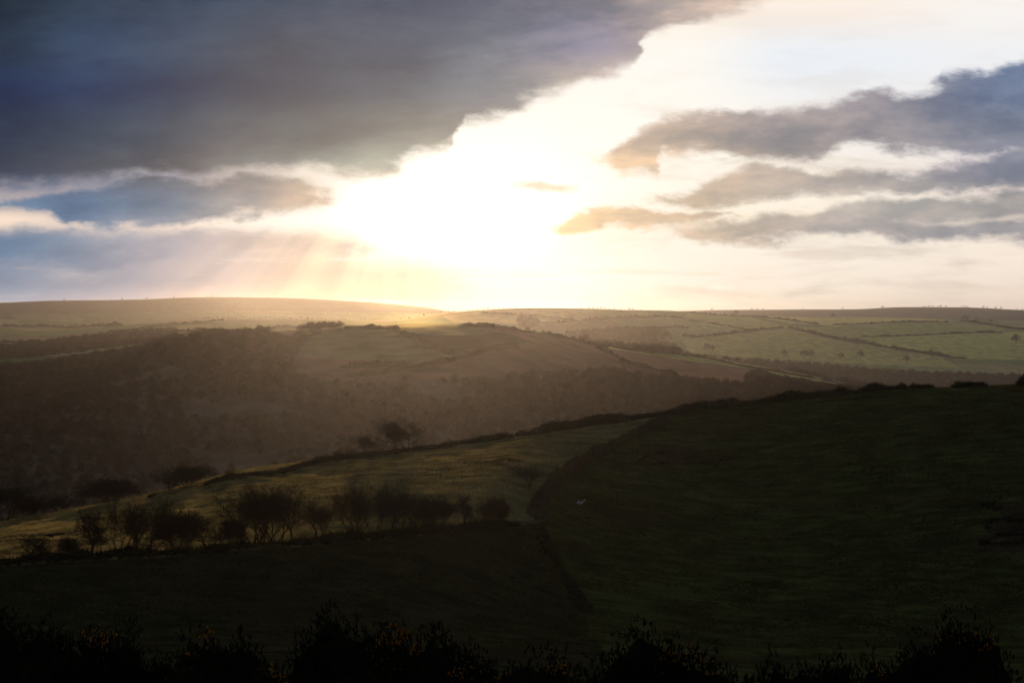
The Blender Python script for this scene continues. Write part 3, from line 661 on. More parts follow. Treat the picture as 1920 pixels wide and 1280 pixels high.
hedge_trees = [  # column, foot row, top row, width px, kind, turn, label
    (60, 1042, 1006, 52, 'hawthorn', 0.2, 'low domed thorn at the far left end of the lower hedge'),
    (95, 1042, 1008, 48, 'hawthorn', 2.1, 'low dark thorn leaning into its twin near the left end of the hedge'),
    (128, 1040, 1010, 34, 'thicket', 0.4, 'sparse low scrub tree between the domed thorns and the taller hedge trees'),
    (172, 1038, 964, 74, 'hawthorn', 1.4, 'round crowned bare tree, first tall one from the left in the hedge'),
    (226, 1036, 950, 84, 'ash', 0.3, 'many stemmed bare tree with crooked limbs, left part of the hedge'),
    (252, 1032, 946, 60, 'multi', 1.1, 'bare tree of upright tangled stems crowding its crooked limbed neighbour'),
    (278, 1030, 940, 66, 'tall', 0.9, 'single stemmed bare tree with a narrow oval crown, left of the dark bush tree'),
    (330, 1034, 966, 74, 'thicket', 2.6, 'dense dark bushy tree left of centre in the lower hedge'),
    (352, 1030, 968, 50, 'ash', 2.0, 'thin limbed tree pressed against the right of the dense bushy one'),
    (385, 1028, 972, 50, 'hawthorn', 2.9, 'small flat topped bare tree in the low stretch before the big clump'),
    (412, 1026, 974, 46, 'hawthorn', 3.6, 'small round bare tree right of the flat topped one'),
    (436, 1024, 978, 42, 'thicket', 1.2, 'low twiggy tree tucked under the big fan shaped tree'),
    (472, 1024, 920, 122, 'ash', 1.7, 'largest bare tree of the hedge, a wide fan leaning left'),
    (492, 1022, 916, 90, 'multi', 0.5, 'tall multi stemmed tree in the middle of the big clump'),
    (520, 1020, 920, 80, 'multi', 2.2, 'tall many stemmed tree on the right half of the big clump'),
    (548, 1018, 928, 66, 'tall', 3.0, 'slim bare tree at the right edge of the big clump'),
    (592, 1014, 932, 66, 'tall', 1.9, 'lone airy bare tree in the gap between the two tall clumps'),
    (610, 1012, 944, 44, 'multi', 3.3, 'thin sapling group at the right foot of the airy gap tree'),
    (655, 1008, 918, 78, 'ash', 2.8, 'wide bare tree opening the second tall clump'),
    (672, 1006, 924, 50, 'multi', 0.1, 'slender stems between the first and second broad crowns of the second clump'),
    (702, 1004, 912, 86, 'ash', 0.8, 'stout forked bare tree in the middle of the second clump'),
    (734, 1001, 908, 84, 'tall', 2.4, 'straight stemmed tree, the highest crown of the second clump'),
    (752, 998, 920, 52, 'multi', 2.7, 'tall thin stems closing the second clump on the right'),
    (782, 998, 934, 56, 'hawthorn', 0.6, 'rounded tree with bent trunk right after the second clump'),
    (806, 996, 938, 54, 'thicket', 1.9, 'broad low many stemmed tree, right part of the hedge'),
    (832, 993, 938, 44, 'multi', 1.5, 'upright thin stems just left of the small round tree'),
    (870, 986, 930, 38, 'hawthorn', 1.0, 'small round headed tree standing alone near the right end'),
    (906, 980, 934, 34, 'tall', 0.2, 'small bare tree beside the reddish one at the right end'),
]
for (u, fy, ty, w, kind, rz, lab) in hedge_trees:
    d = hedge_d(u) + 1.5; p = at(u, d, .1)
    row = HZ - p.z / d * F
    tree(kind, lab, p, PX(row - ty, d), PX(w, d), rz, HG)
d = hedge_d(932) + 1; tree('thicket', 'rounded tree with reddish twigs at the right end of the lower hedge', at(932, d), PX(44, d), PX(44, d), .5, HG, twig='redtwig')
RG = 'bare trees on and behind the ridge line'
def ridge(u, foot, top, w, kind, rz, lab, back=0.0, **kw):
    d = crest_d(u) - 2 + back; p = at(u, d, .1); row = HZ - p.z / d * F
    tree(kind, lab, p, PX(row - top, d), PX(w, d), rz, RG, **kw)
ridge(762, 840, 790, 66, 'swept', .1, 'largest windswept thorn on the ridge wall, crown blown to the left')
ridge(742, 842, 800, 34, 'multi', 2.0, 'thin upright stems just left of the largest ridge thorn')
ridge(703, 848, 817, 50, 'swept', .3, 'smaller windswept thorn on the wall left of the largest one')
ridge(656, 855, 843, 14, 'thicket', .7, 'tiny round reddish bush tree on the wall', twig='redtwig')
ridge(634, 858, 846, 15, 'thicket', 1.7, 'tiny reddish bush beside the pale railing', twig='redtwig')
ridge(318, 918, 884, 62, 'ash', .4, 'spreading bare tree behind the left ridge, left of a denser one', back=4)
ridge(355, 908, 878, 56, 'thicket', 2.2, 'dense dark bare tree behind the left ridge', back=4)
ridge(206, 946, 904, 92, 'thicket', 3.1, 'broad dark bare tree just behind the falling left ridge', back=7)
ridge(10, 985, 905, 90, 'ash', 1.3, 'large dark tree cut by the left edge of the view behind the ridge', back=10)
ridge(-40, 1000, 900, 90, 'tall', 2.3, 'tall dark tree beyond the left edge of the view', back=14)
ridge(62, 975, 935, 40, 'thicket', .2, 'small reddish bush tree behind the far left ridge', back=8, twig='redtwig')
ridge(110, 968, 932, 70, 'ash', 2.9, 'faint brown bare tree behind the left ridge', back=14)
p = hit(992, 914, 200, 330)
tree('hawthorn', 'domed windswept thorn standing alone at the top of the sloping bank', p, PX(36, p.y), PX(50, p.y), 2.5, 'lone thorns in the fields')
for (u, row, top, w, lab) in [(1222, 800, 790, 14, 'small dark thorn bush where the two banks nearly meet'), (1243, 793, 785, 13, 'tiny thorn bush right beside the end of the ridge bank')]:
    p = hit(u, row, 220, 350); tree('thicket', lab, p, PX(row - top + 2, p.y), PX(w, p.y), u * .1, 'lone thorns in the fields', name='thorn_bush', cat='bush')

# ------------------------------------------------------------------ banks, hedges
def strip(pts, wid, hgt, step, seed, rough=.35, leafy=0, leaf=.25, lw=.05):
    """a lumpy bank or hedge along ground points; returns verts, faces"""
    P_ = [Vector(p) for p in pts]; L = [0]
    for a, b in zip(P_, P_[1:]): L.append(L[-1] + (b.xy - a.xy).length)
    n = max(3, int(L[-1] / step)); s = np.linspace(0, L[-1], n)
    X = np.interp(s, L, [p.x for p in P_]); Y = np.interp(s, L, [p.y for p in P_]); Z = H(X, Y)
    tx, ty = np.gradient(X), np.gradient(Y); q = np.hypot(tx, ty); nx, ny = -ty / q, tx / q
    prof = [(-.62, -.35), (-.5, .35), (-.38, .75), (-.12, .98), (.14, 1.0), (.38, .78), (.5, .35), (.62, -.35)]
    hv = hgt * (1 + rough * 2.0 * fbm(s / (hgt * 5), s * 0, 3, seed)); hv = hv * np.clip(np.minimum(s, L[-1] - s) / (hgt * 2) + .25, 0, 1)
    v = []
    for j, (a, b) in enumerate(prof):
        e = 1 + rough * fbm(s / (hgt * .9), s * 0 + j * 7.7, 3, seed + 5)
        v.append(np.stack([X + nx * a * wid * e, Y + ny * a * wid * e, Z + b * hv * e], 1))
    v = np.stack(v, 1); m = len(prof); idx = np.arange(n * m).reshape(n, m)
    f = np.stack([idx[:-1, :-1], idx[:-1, 1:], idx[1:, 1:], idx[1:, :-1]], -1).reshape(-1, 4).tolist()
    f += [idx[0].tolist(), idx[-1][::-1].tolist()]
    v = v.reshape(-1, 3)
    if leafy:
        r = np.random.default_rng(seed); k = r.integers(0, n - 1, leafy); j = r.integers(1, m - 1, leafy)
        p = v[k * m + j] + r.normal(0, leaf * .3, (leafy, 3)); g = r.normal(0, .5, (leafy, 3)) + [0, 0, .8]; g /= np.linalg.norm(g, axis=1)[:, None]
        a = np.cross(g, r.normal(0, 1, (leafy, 3))); a /= np.linalg.norm(a, axis=1)[:, None]; ln = leaf * r.uniform(.5, 1.6, leafy)[:, None]
        t = np.stack([p - a * lw, p + a * lw, p + g * ln], 1).reshape(-1, 3)
        f += (np.arange(3 * leafy).reshape(-1, 3) + len(v)).tolist(); v = np.concatenate([v, t])
    return v, f
def bank(name, pts, wid, hgt, label, cat, mat, seed, step=.6, group=None, **kw):
    v, f = strip(pts, wid, hgt, step, seed, **kw)
    return tag(mesh_obj(name, v, f, M[mat], smooth=False), label, cat, group)
crest_rows = [(376, 913), (400, 908), (440, 899), (500, 891), (540, 885)]
pts = [hit(u, r, 230, crest_d(u) + 2) for u, r in crest_rows] + [at(u, crest_d(u) - 3) for u in range(600, 1000, 40)]
BG = 'turf and stone field banks'
bank('hedge_bank', pts, 1.3, 1.05, 'long dark turf topped bank along the ridge, under the windswept thorns', 'bank', 'scrub', 11, group=BG, rough=.3, leafy=5000, leaf=.22)
pts = [at(u, crest_d(u) - 3 + max(0, u - 1200) * .02) for u in list(range(990, 1390, 40)) + [1390]]
bank('hedge_bank', pts, 1.8, 1.5, 'taller dark overgrown bank along the ridge, right of the leaning fence posts', 'bank', 'scrub', 12, group=BG, rough=.35, leafy=5000, leaf=.25)
pts = [at(u, crest_d(u) - 5) for u in range(1250, 1640, 40)]
bank('hedge_bank', pts, 2.2, 1.25, 'rough bank climbing the crest of the dark right hand field', 'bank', 'bank', 13, group=BG, rough=.5, leafy=6000, leaf=.3)
diag = [(1250, 792), (1215, 806), (1150, 836), (1095, 866), (1055, 892), (1025, 925), (1010, 950), (1002, 972)]
pts = [hit(u, r, 205, 352) for u, r in diag]
bank('hedge_bank', pts, 2.6, 1.35, 'bracken brown bank slanting down between the lit field and the dark field', 'bank', 'brack', 14, group=BG, rough=.45, leafy=9000, leaf=.35, lw=.03)
pts = [at(u, hedge_d(u)) for u in range(-120, 975, 40)]
bank('hedge_bank', pts, 2.8, .85, 'low black bank carrying the row of bare hedge trees', 'bank', 'scrub', 15, group=BG, rough=.6, leafy=9000, leaf=.35)
pts = [hit(u, r, 168, 240) for u, r in ((1008, 988), (1022, 1020), (1042, 1062), (1070, 1102), (1100, 1150))]
bank('field_edge', pts, 2.0, .45, 'low ragged grassy strip running down from the timber gate between the two dark fields', 'bank', 'bank', 17, group=BG, rough=.7, leafy=5000, leaf=.4, lw=.02)
pts = [at(u, hedge_d(u) - .5) for u in (950, 980, 1000, 1012)]
bank('stone_wall', pts, 1.0, .9, 'short tumbled stone wall end beside the small timber gate', 'wall', 'timber', 16, rough=.6, group=BG)
for (u0, u1, hh, lab, sd_) in [(1560, 1620, 1.2, 'low scrub left of the tallest bush on the right ridge', 1), (1612, 1668, 3.3, 'tallest ragged scrub bush on the right ridge skyline', 2), (1664, 1700, 1.3, 'rounded scrub bush just right of the tallest one', 6),
                              (1700, 1752, 1.0, 'long low scrub patch right of the tallest bush', 3), (1785, 1852, .8, 'last low scrub strip before the right edge of the ridge', 4), (1908, 1930, 1.1, 'small dark bush on the skyline at the right edge', 5)]:
    pts = [at(u, crest_d(u) - 1) for u in np.linspace(u0, u1, 4)]
    bank('scrub_bush', pts, 2.4, hh, lab, 'bush', 'scrub', 30 + sd_, step=.35, group='scrub on the right ridge', rough=.9, leafy=2600, leaf=.45)
for (u, r, hh, w, lab) in [(428, 898, 1.5, 22, 'dark gorse clump at the left end of the ridge bank'), (288, 926, .8, 12, 'small dark shrub on the falling ridge by the bare trees'), (985, 806, 1.5, 34, 'dark shrub swelling the ridge bank near its middle'), (960, 806, 1.7, 10, 'small knob of scrub on the ridge bank')]:
    d = crest_d(u) - 4; pts = [at(u - w / 2, d), at(u, d), at(u + w / 2, d)]
    bank('scrub_bush', pts, 2.2, hh, lab, 'bush', 'scrub', int(u), step=.3, group='shrubs along the ridge bank', rough=.8, leafy=1800, leaf=.4)

far_hedges = [  # points (column,row), depth range, height m, label
    ([(1280, 636), (1340, 630), (1400, 622), (1470, 613)], (2200, 4700), 4, 'hedge curving up between two hazy green fields right of centre'),
    ([(1480, 614), (1530, 628), (1580, 638), (1663, 651), (1763, 669), (1813, 673)], (2200, 4700), 5, 'long hedge with bushes slanting down the big right hand field'),
    ([(1290, 602), (1340, 607), (1410, 620)], (2300, 4700), 3, 'thin hedge under the crest joining the curved hedge'),
    ([(1420, 594), (1480, 600), (1535, 610)], (2300, 4700), 3.5, 'hedge falling from the crest right of the domed tree'),
    ([(1560, 611), (1640, 606), (1700, 603), (1780, 604)], (2300, 4700), 3, 'upper hedge running level across the right hand fields'),
    ([(1615, 633), (1700, 630), (1790, 626), (1880, 623)], (2300, 4700), 3.5, 'straight hedge crossing the widest right hand field'),
    ([(1800, 601), (1860, 610), (1925, 620)], (2300, 4700), 5, 'dark hedge dropping to the right edge below the two round trees'),
    ([(1290, 588), (1380, 592), (1440, 594)], (2400, 4700), 3, 'hedge on the brow left of the upper fields'),
    ([(1000, 611), (1060, 606), (1120, 601), (1200, 596), (1280, 592)], (2300, 4700), 5, 'wooded hedge slanting up through the glowing central hillside'),
    ([(1170, 622), (1230, 616), (1290, 611)], (2300, 4700), 4, 'hedge above the small valley wood'),
    ([(900, 586), (960, 590), (1020, 596), (1080, 600)], (2300, 4700), 3, 'faint hedge in the glare under the central crest'),
    ([(640, 708), (700, 704), (757, 697), (857, 674), (915, 658), (973, 648)], (1000, 1600), 3, 'dark track hedge rising across the middle hill to its crest'),
    ([(1117, 652), (1145, 665), (1170, 681), (1215, 692), (1273, 704)], (1000, 1600), 2.5, 'hedge running down the right shoulder of the middle hill'),
    ([(750, 624), (775, 636), (800, 650), (857, 668)], (1150, 1700), 3, 'hedge down the edge of the dull green field on the middle hill'),
    ([(640, 690), (700, 688), (770, 686)], (1100, 1500), 4, 'scrubby thicket line under the dull green field'),
    ([(640, 618), (690, 616), (750, 618)], (1300, 1700), 3, 'low hedge along the top of the dull green field'),
    ([(200, 624), (290, 614), (383, 604), (420, 600)], (2400, 4700), 4, 'hedge along the brow of the left hand ridge'),
    ([(0, 613), (60, 613), (120, 613), (230, 614)], (3000, 4200), 7, 'dark distant tree belt at the far left below the big hill'),
    ([(333, 629), (370, 627), (407, 624)], (1900, 3000), 8, 'dark tree belt beside the small bright field on the left'),
    ([(407, 624), (480, 620), (560, 615), (633, 611)], (1900, 3000), 5, 'long wooded hedge left of the glare'),
    ([(250, 622), (320, 620), (400, 625)], (2200, 3200), 4, 'thin hedge dividing the shaded left hand fields'),
    ([(0, 643), (50, 640), (100, 650), (160, 664)], (1900, 3200), 6, 'dark hedge edging the lowest fields at the far left'),
    ([(860, 612), (930, 614), (1000, 625), (1080, 639), (1140, 651)], (1400, 1640), 2.5, 'scrub fringe along the crest of the middle hill'),
    ([(1140, 652), (1230, 660), (1300, 668), (1400, 686), (1500, 705), (1600, 724)], (1400, 1640), 1.6, 'thin wall of bushes following the falling shoulder of the middle hill'),
]
for i, (pp, (d0, d1), hh, lab) in enumerate(far_hedges):
    dense = []
    for (a, b), (c, e) in zip(pp, pp[1:]):
        for t in np.linspace(0, 1, 5)[:-1]: dense.append((a + (c - a) * t, b + (e - b) * t))
    sc_h = act(pp[len(pp) // 2][0], (d0 + min(d1, 3600)) / 2) / ((d0 + min(d1, 3600)) / 2)
    hh = hh * sc_h * (.9 if d0 >= 1800 else 1.1)
    dense.append(pp[-1]); pts = [hit(u, r, d0, d1) for u, r in dense]
    ds_ = np.array([p.y for p in pts]); sm = np.convolve(np.pad(ds_, 3, 'edge'), np.ones(7) / 7, 'valid')
    pts = [at(u, dd) for (u, r), dd in zip(dense, sm)]
    bank('hedge', pts, hh * .9, hh, lab, 'hedge', 'hedge', 100 + i, step=2.5, group='distant field hedges', rough=.45, leafy=1800, leaf=hh * .3, lw=.05 * hh)

# ------------------------------------------------------------------ small trees on the far crests
tiny = []
for k in range(4):
    v, f = sliver_mesh('s', 200, 3.2, 6.5, 1.6, .28, None, 60 + k, base=.3)
    tv, tf = tubes([[0, 0, -.5]], [[0, 0, 3.4]], [.3], [.18], 5)
    tiny.append((np.concatenate([v, tv]), f.tolist() + (tf + len(v)).tolist()))
tiny_me = []
def far_tree(u, d, h, label, group, wf=1.0):
    k = int(u * 7) % 4
    while len(tiny_me) < 4:
        j = len(tiny_me); me = bpy.data.meshes.new('distant_tree'); me.from_pydata(tiny[j][0].tolist(), [], tiny[j][1]); me.materials.append(M['wood']); tiny_me.append(me)
    o = bpy.data.objects.new('distant_tree', tiny_me[k]); col.objects.link(o); o.location = at(u, d, -.3); s = h / 8 * d / float(nominal(np.array([u]), np.array([d]))[0])
    o.scale = (s * wf, s * wf, s); o.rotation_euler = (0, 0, u); return tag(o, label, 'tree', group)
def crest_of(u, d0, d1):
    d0, d1 = act(u, d0), act(u, d1); ds = np.linspace(d0, d1, 200); z = height_ud(np.full(200, float(u)), ds); return float(ds[int(np.argmax(z / ds))])
R = random.Random(4)
u = 384
while u < 700:
    far_tree(u, crest_of(u, 3000, 4700), R.uniform(5, 10), 'small bare tree in the skyline row above the long left hand ridge', 'trees in the row above the left hand ridge'); u += R.uniform(6, 14)
u = 700
while u < 985:
    far_tree(u, crest_of(u, 3000, 4700), R.uniform(4, 8), 'tiny tree half lost in the glare on the central skyline', 'trees in the glare on the central skyline'); u += R.uniform(8, 17)
for u, h in [(1090, 5), (1104, 6), (1112, 7), (1121, 6), (1127, 7), (1134, 6), (1142, 5), (1152, 6), (1164, 5), (1180, 7), (1186, 6)]:
    far_tree(u, crest_of(u, 3000, 4700), h, 'tiny stalked tree in the sparse skyline group right of the glare', 'sparse skyline trees right of the glare')
for u, d0, d1, h, wf, lab in [
    (1380, 3000, 4700, 15, 1.2, 'domed bare tree alone on the brow right of the glare'),
    (1809, 2900, 4700, 20, 1.2, 'left and lower of the two round trees on the right hand brow'),
    (1832, 2900, 4700, 24, .95, 'taller of the two round trees on the right hand brow'),
    (1857, 3000, 4700, 16, 1.3, 'broad hazy tree right of the two round trees'),
    (1562, 2900, 4700, 14, .9, 'single hazy tree by the hedge in the middle of the upper right fields'),
    (1905, 2300, 2900, 26, 1.0, 'large dim tree at the right edge beside the bright pasture')]:
    far_tree(u, crest_of(u, d0, d1), h, lab, 'single trees among the far right fields', wf)
for u, r, h, lab in [(1325, 657, 17, 'bare tree rising from the right end of the small valley wood'), (1336, 659, 15, 'shorter bare tree touching the one at the end of the valley wood'), (1470, 668, 17, 'hazy bare tree left of the pair in the far wood edge'), (1508, 671, 20, 'left tree of the pair standing in the far wood edge'), (1520, 671, 19, 'right tree of the pair standing in the far wood edge'),
                     (1577, 673, 15, 'round hazy tree in the far wood edge, right of the pair'), (1613, 672, 19, 'tall hazy tree in the far wood edge below the long hedge'), (1700, 680, 18, 'bare tree where the long hedge meets the far wood'), (1746, 668, 18, 'hazy tree beside the lower end of the long hedge'),
                     (1585, 640, 14, 'bushy tree on the long slanting hedge, left one'), (1607, 643, 13, 'bushy tree on the long slanting hedge, middle one'), (1638, 649, 13, 'bushy tree on the long slanting hedge, right one'), (1480, 618, 11, 'bushy tree where the curved and the slanting hedges meet')]:
    p = hit(u, r, 2000, 4400); far_tree(u, p.y, h, lab, 'hazy trees along the far wood edge and hedge')
u = 1335
while u < 1925:
    far_tree(u, crest_of(u, 6600, 8200), R.uniform(7, 15), 'minute tree dotted along the farthest right hand skyline', 'minute trees on the farthest skyline', 1.3); u += R.choice((7, 10, 34, 75)) if u < 1690 else R.choice((5, 7, 10, 16, 30))
for u in (120, 208, 229, 275, 326, 388, 398, 445):
    far_tree(u, crest_of(u, 5600, 7000), R.uniform(5, 11), 'minute tree on the bald crest of the big far hill', 'minute trees on the big far hill', 1.2)
for u in (905, 912, 925, 935, 943, 948, 962, 990, 1002, 1017, 1030, 1052, 1075, 1112):
    far_tree(u, crest_of(u, 1450, 1700), R.uniform(3, 5.5), 'small round scrub tree on the crest of the middle hill', 'scrub trees on the middle hill crest', 1.4)

# ------------------------------------------------------------------ posts, gate, railing, pole, sheet
def bars(segs, n=6):
    a = [np.array(x) for x in zip(*[(tuple(p), tuple(q), r, s) for p, q, r, s in segs])]
    return tubes(a[0], a[1], a[2], a[3], n)
def tube_obj(name, segs, mat, parent=None, n=6):
    v, f = bars(segs, n); f = f.tolist()
    for k in range(len(segs)):
        b = k * 2 * n; f.append([b + 2 * j for j in range(n)][::-1]); f.append([b + 2 * j + 1 for j in range(n)])
    return mesh_obj(name, v, f, M[mat], parent)
posts = [(770, 848, 'post', 'fence post below the largest windswept thorn'), (840, 838, '', 'fence post against the ridge bank, right of the thorns'), (860, 836, '', 'second fence post right of the thorns against the bank'),
         (907, 829, '', 'fence post before the ridge bank, left of the knob of scrub'), (928, 827, '', 'fence post just left of the knob of scrub'), (953, 822, '', 'fence post under the knob of scrub'), (979, 819, '', 'fence post in front of the dark swelling shrub'), (1006, 816, '', 'tallest pale fence post right of the dark swelling shrub'),
         (799, 887, '', 'dark post standing alone in the lit field below the thorns'), (854, 862, '', 'dark post alone in the lit field above the churned patch'), (1025, 850, '', 'dark post near the top right of the lit field'), (973, 875, '', 'faint post in the middle of the lit field'),
         (1215, 849, '', 'pale post by the churned brown patch, upper one'), (1200, 855, '', 'pale post close below the upper one by the churned patch'), (1186, 870, '', 'pale post left of the churned brown patch'), (1232, 880, '', 'faint post below the churned brown patch'), (1064, 912, '', 'faint post right beside the slanting bank'),
         (1147, 1000, '', 'faint post below and right of the white sheet'), (1263, 1019, '', 'thin post low in the dark field, right of centre'), (1383, 1025, '', 'pale post low in the dark field, left of two dim ones'), (1526, 1025, '', 'dim post low in the middle of the dark right field'), (1641, 1035, '', 'dim post low in the dark field before the ploughed patch'), (1825, 995, '', 'tall dim post beside the ploughed patch at the right'),
         (207, 945, '', 'pale post on the falling left ridge in front of the broad dark tree'), (152, 957, '', 'faint post on the far left of the ridge')]
for (u, r, _, lab) in posts:
    p = hit(u, r, 170, crest_d(u) + 1); hh = 1.35 if u > 1000 or u < 900 else 1.1
    lean = R.uniform(-.06, .06)
    o = tube_obj('fence_post', [((0, 0, -.4), (lean, 0, hh), .065, .055), ((lean, 0, hh), (lean, 0, hh + .05), .055, .02)], 'timber'); o.location = p
    tag(o, lab, 'fence post', 'thin fence posts in the fields')
# timber gate at the foot of the slanting bank
a, b = hit(1012, 979, 200, 235), hit(1034, 983, 200, 235); b = Vector((b.x, a.y, a.z - .1))
g = empty('timber_gate', a); tag(g, 'small timber gate frame at the foot of the slanting bank', 'gate')
w = b.x - a.x
for x in (0, w): tube_obj('post', [((x, 0, -.5), (x, 0, 1.45), .08, .075)], 'timber', g)
for z in (1.25, .8, .4): tube_obj('rail', [((0, -.09, z + .03), (w, -.09, z - .05), .045, .045)], 'timber', g, 4)
for k, (u, r) in enumerate([(1027, 962), (1031, 962)]):
    p = hit(u, r, 205, 240); o = tube_obj('stake', [((0, 0, -.3), (0, 0, 1.5), .05, .04)], 'timber'); o.location = p
    tag(o, ('left' if k == 0 else 'right') + ' one of two close grey stakes behind the timber gate', 'stake', 'pair of stakes behind the gate')
# pale railing catching the sun on the ridge
us = [591, 597, 604, 611, 618, 626]
base = [at(u, crest_d(u) + 2.5) for u in us]; g = empty('railing', base[0]); tag(g, 'pale timber railing catching the light behind the ridge bank', 'railing')
for i, p in enumerate(base):
    q = p - base[0]; tube_obj('post', [(q - Vector((0, 0, .4)), q + Vector((0, 0, 1.1 if i != 1 else 1.4)), .05, .05)], 'timber', g)
for z in (.35, .65, .98):
    tube_obj('rail', [(base[i] - base[0] + Vector((0, -.1, z)), base[i + 1] - base[0] + Vector((0, -.1, z)), .045, .045) for i in range(len(base) - 1)], 'timber', g, 4)
# telegraph pole
p = at(1113, act(1113, 1640)); g = empty('telegraph_pole', p); tag(g, 'thin telegraph pole standing behind the crest of the middle hill', 'pole')
tube_obj('mast', [((0, 0, -1), (0, 0, 13), .3, .22)], 'bark', g); tube_obj('crossarm', [((-1.2, -.35, 12.2), (1.2, -.35, 12.2), .15, .15)], 'bark', g, 4)
# white sheets lying on the dark grass
p = hit(1088, 944, 200, 260)
def slab(pts, th=.05):
    n = len(pts); v = [Vector(q) for q in pts] + [Vector(q) - Vector((0, 0, th)) for q in pts]
    f = [list(range(n)), list(range(2 * n - 1, n - 1, -1))] + [[i, i + n, (i + 1) % n + n, (i + 1) % n] for i in range(n)]
    return [tuple(q) for q in v], f
g = empty('white_sheeting', p); tag(g, 'torn white boards lying on the dark grass right of the slanting bank', 'sheeting')
for pts in ([(-1.0, -.3, .05), (-.05, -.4, .08), (.0, .4, .42), (-.25, .7, .5), (-.42, .2, .36)], [(-.05, -1.3, .06), (.16, -1.2, .1), (1.02, .5, .75), (.88, .9, .78), (.35, -.2, .45), (.12, .2, .5)]):
    v, f = slab(pts); mesh_obj('board', v, f, M['pale'], g)
# pale dead branch in front of the hedge
p = hit(563, 1036, 150, 215); o = tube_obj('dead_branch', [((0, 0, -.2), (.1, 0, .9), .06, .05), ((.1, 0, .9), (.42, 0, 1.5), .05, .04), ((.42, 0, 1.5), (.5, 0, 2.3), .04, .015), ((.1, 0, .9), (-.3, 0, 1.6), .03, .01)], 'timber'); o.location = p
tag(o, 'pale dead branch standing in front of the black hedge bank', 'branch')

# ------------------------------------------------------------------ gorse in front of the viewpoint
def gorse_parts(seed, rx=1.45, h=3.1, n=11000):
    r = np.random.default_rng(seed)
    th = r.uniform(0, 2 * np.pi, n); sn = r.uniform(.05, 1, n); el = np.arcsin(sn)
    d = np.stack([np.cos(th) * np.cos(el), np.sin(th) * np.cos(el), np.sin(el)], 1)
    def lumpf(q): return 1 + .13 * np.sin(q[..., 0] * 4.1 + seed) * np.cos(q[..., 1] * 3.7 + seed * 2) + .10 * np.sin(q[..., 0] * 9 + q[..., 2] * 5 + seed) * np.sin(q[..., 1] * 8 - seed) + .06 * np.sin(q[..., 0] * 19 + seed) * np.sin(q[..., 1] * 17 + q[..., 2] * 13) + .035 * np.sin(q[..., 0] * 41) * np.sin(q[..., 1] * 37 + seed) * np.sin(q[..., 2] * 29)
    p = d * lumpf(d)[:, None] * r.uniform(.88, 1.0, n)[:, None] * [rx, rx, h * .82]
    g = d * 1.0 + [0, 0, .28] + r.normal(0, .33, (n, 3)); g /= np.linalg.norm(g, axis=1)[:, None]
    L = r.uniform(.03, .075, n); tip = p + g * L[:, None]
    sv, sf = tubes(p, tip, np.full(n, .007), np.full(n, .002), 3)
    ns = 9; t = np.linspace(.1, 1, ns); c = p[:, None] + g[:, None] * (L[:, None] * t)[..., None]
    e = r.normal(0, 1, (n, ns, 3)) + g[:, None] * .9; e /= np.linalg.norm(e, axis=2)[..., None]
    a = np.cross(e, g[:, None]); a /= np.linalg.norm(a, axis=2)[..., None] + 1e-6
    ln = r.uniform(.014, .034, (n, ns, 1)) * (1.25 - .6 * t[None, :, None])
    v = np.stack([c - a * .006, c + a * .006, c + e * ln], 2).reshape(-1, 3)
    fl = np.nonzero((d[:, 2] > .4) & (fbm(p[:, 0] * 1.8, p[:, 1] * 1.8, 2, seed) > .27) & (r.uniform(0, 1, n) > .5))[0]
    fv = []
    for k in fl:
        for _ in range(int(r.integers(1, 5))):
            q = p[k] + g[k] * L[k] * r.uniform(.45, 1.0) + r.normal(0, .016, 3); s = r.uniform(.006, .011)
            fv.append(q + s * np.array([[1, 0, -1], [-1, .3, -1], [0, 1, -.6], [0, 0, 1.4]]))
    fv = np.array(fv).reshape(-1, 3) if fv else np.zeros((0, 3)); m = len(fv) // 4
    b = np.arange(m)[:, None] * 4; ff = np.concatenate([b + np.array([q]) for q in ((0, 1, 3), (1, 2, 3), (2, 0, 3), (0, 2, 1))]) if m else np.zeros((0, 3), int)
    # the thick inner mass of old stems
    nt, ne = 48, 20; core = []
    for i in range(ne + 1):
        ee = math.pi / 2 * i / ne
        for j in range(nt):
            tt = 2 * math.pi * j / nt; lm = float(lumpf(np.array([math.cos(tt) * math.cos(ee), math.sin(tt) * math.cos(ee), math.sin(ee)])))
            core.append((math.cos(tt) * math.cos(ee) * rx * .95 * lm, math.sin(tt) * math.cos(ee) * rx * .95 * lm, math.sin(ee) * h * .79 * lm - .1))
    cf = [[i * nt + j, i * nt + (j + 1) % nt, (i + 1) * nt + (j + 1) % nt, (i + 1) * nt + j] for i in range(ne) for j in range(nt)]
    return (np.concatenate([v]), np.arange(len(v)).reshape(-1, 3)), (sv, sf), (fv, ff), (np.array(core), cf)
gp = []
for s in (1, 2, 3, 4):
    A, S, Fl, Co = gorse_parts(s * 11)
    g = empty('gorse_bush', (0, 0, 0))
    mesh_obj('spines', A[0], A[1], M['gorse'], g); st_ = np.concatenate([S[0], Co[0]]); sf_l = S[1].tolist() + [[i + len(S[0]) for i in f] for f in Co[1]]
    mesh_obj('stems', st_, sf_l, M['gstem'], g)
    if len(Fl[1]): tag(mesh_obj('flowers', Fl[0], Fl[1], M['flower'], g), kind='stuff')
    gp.append([g, False])
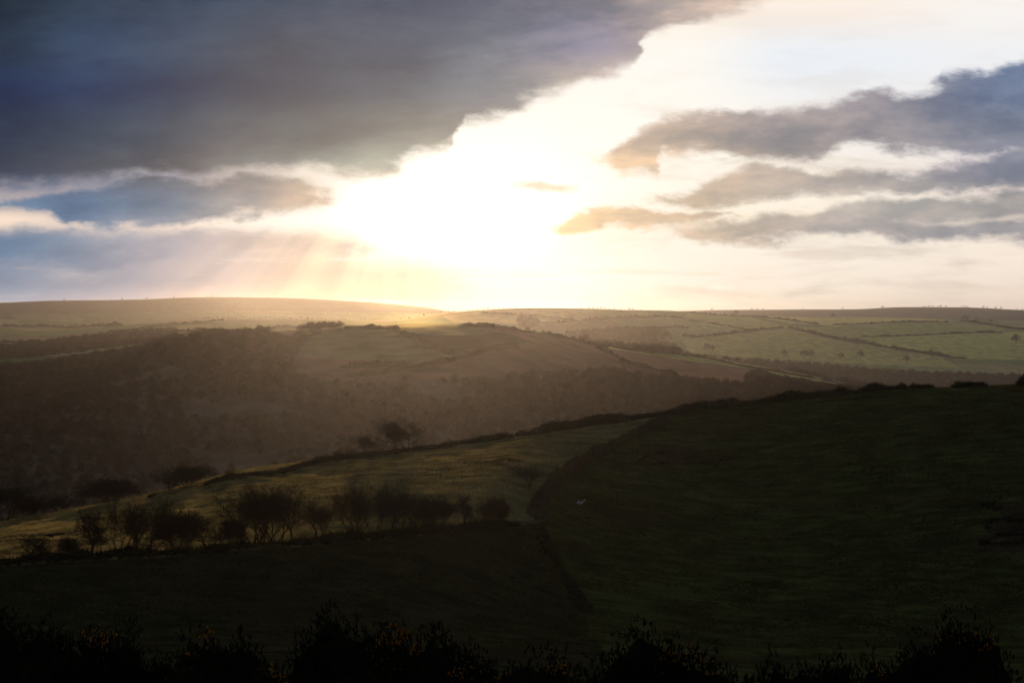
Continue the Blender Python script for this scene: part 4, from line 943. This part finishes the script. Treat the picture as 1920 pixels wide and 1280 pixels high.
gorse = [  # column, top row, distance, width factor, label
    (40, 1150, 12.5, 1.1, 'dark gorse bush filling the bottom left corner'),
    (190, 1136, 13.5, .9, 'spiky gorse bush with the highest tips on the left'),
    (330, 1142, 13.0, 1.0, 'gorse bush with yellow flowers on its crown, left side'),
    (480, 1164, 12.0, 1.15, 'gorse bush with flowers scattered down its face, left of centre'),
    (640, 1172, 12.5, 1.0, 'low gorse bush just left of the tallest central one'),
    (790, 1130, 12.5, 1.2, 'tallest central gorse bush, black with a few yellow flowers'),
    (940, 1178, 12.0, 1.0, 'gorse bush sloping down to the right of the tallest central one'),
    (1080, 1236, 11.0, .8, 'lowest gorse bush, in the dip right of centre'),
    (1190, 1204, 12.0, .9, 'gorse bush on the right bank of the dip'),
    (1340, 1180, 12.0, 1.0, 'greyish green gorse bush without flowers right of the dip'),
    (1535, 1188, 12.0, .85, 'gorse bush with orange tinged top between two dips'),
    (1640, 1246, 11.0, .7, 'small low gorse bush in the right hand dip'),
    (1740, 1200, 11.5, .9, 'gorse bush crusted with yellow flowers, left half of the right hand mound'),
    (1865, 1160, 11.5, .95, 'tall flowery gorse bush in the bottom right corner'),
    (130, 1235, 9.5, 1.0, 'near black gorse bush at the bottom edge, far left'),
    (400, 1240, 9.3, 1.0, 'near gorse bush at the bottom edge below the flowery left one'),
    (620, 1245, 9.5, 1.0, 'near gorse bush at the bottom edge left of centre'),
    (880, 1240, 9.3, 1.1, 'near gorse bush at the bottom edge below the tallest one'),
    (1280, 1250, 9.5, 1.0, 'near gorse bush at the bottom edge right of the dip'),
    (1500, 1256, 9.4, .9, 'near gorse bush at the bottom edge below the orange tinged one'),
    (1800, 1245, 9.3, 1.0, 'near gorse bush at the bottom edge under the flowery mound'),
]
for i, (u, row, d, wf, lab) in enumerate(gorse):
    g, used = gp[i % 4]
    o = copy_tree(g) if used else g
    gp[i % 4][1] = True
    p = at(u, d, -.15); top = -(row - HZ) / F * d
    o.location = p; s = (top - p.z) / 2.9; o.scale = (wf, wf, s); o.rotation_euler = (0, 0, i * 1.37)
    o.name = 'gorse_bush'; tag(o, lab, 'gorse bush', 'gorse bushes at the edge of the viewpoint')
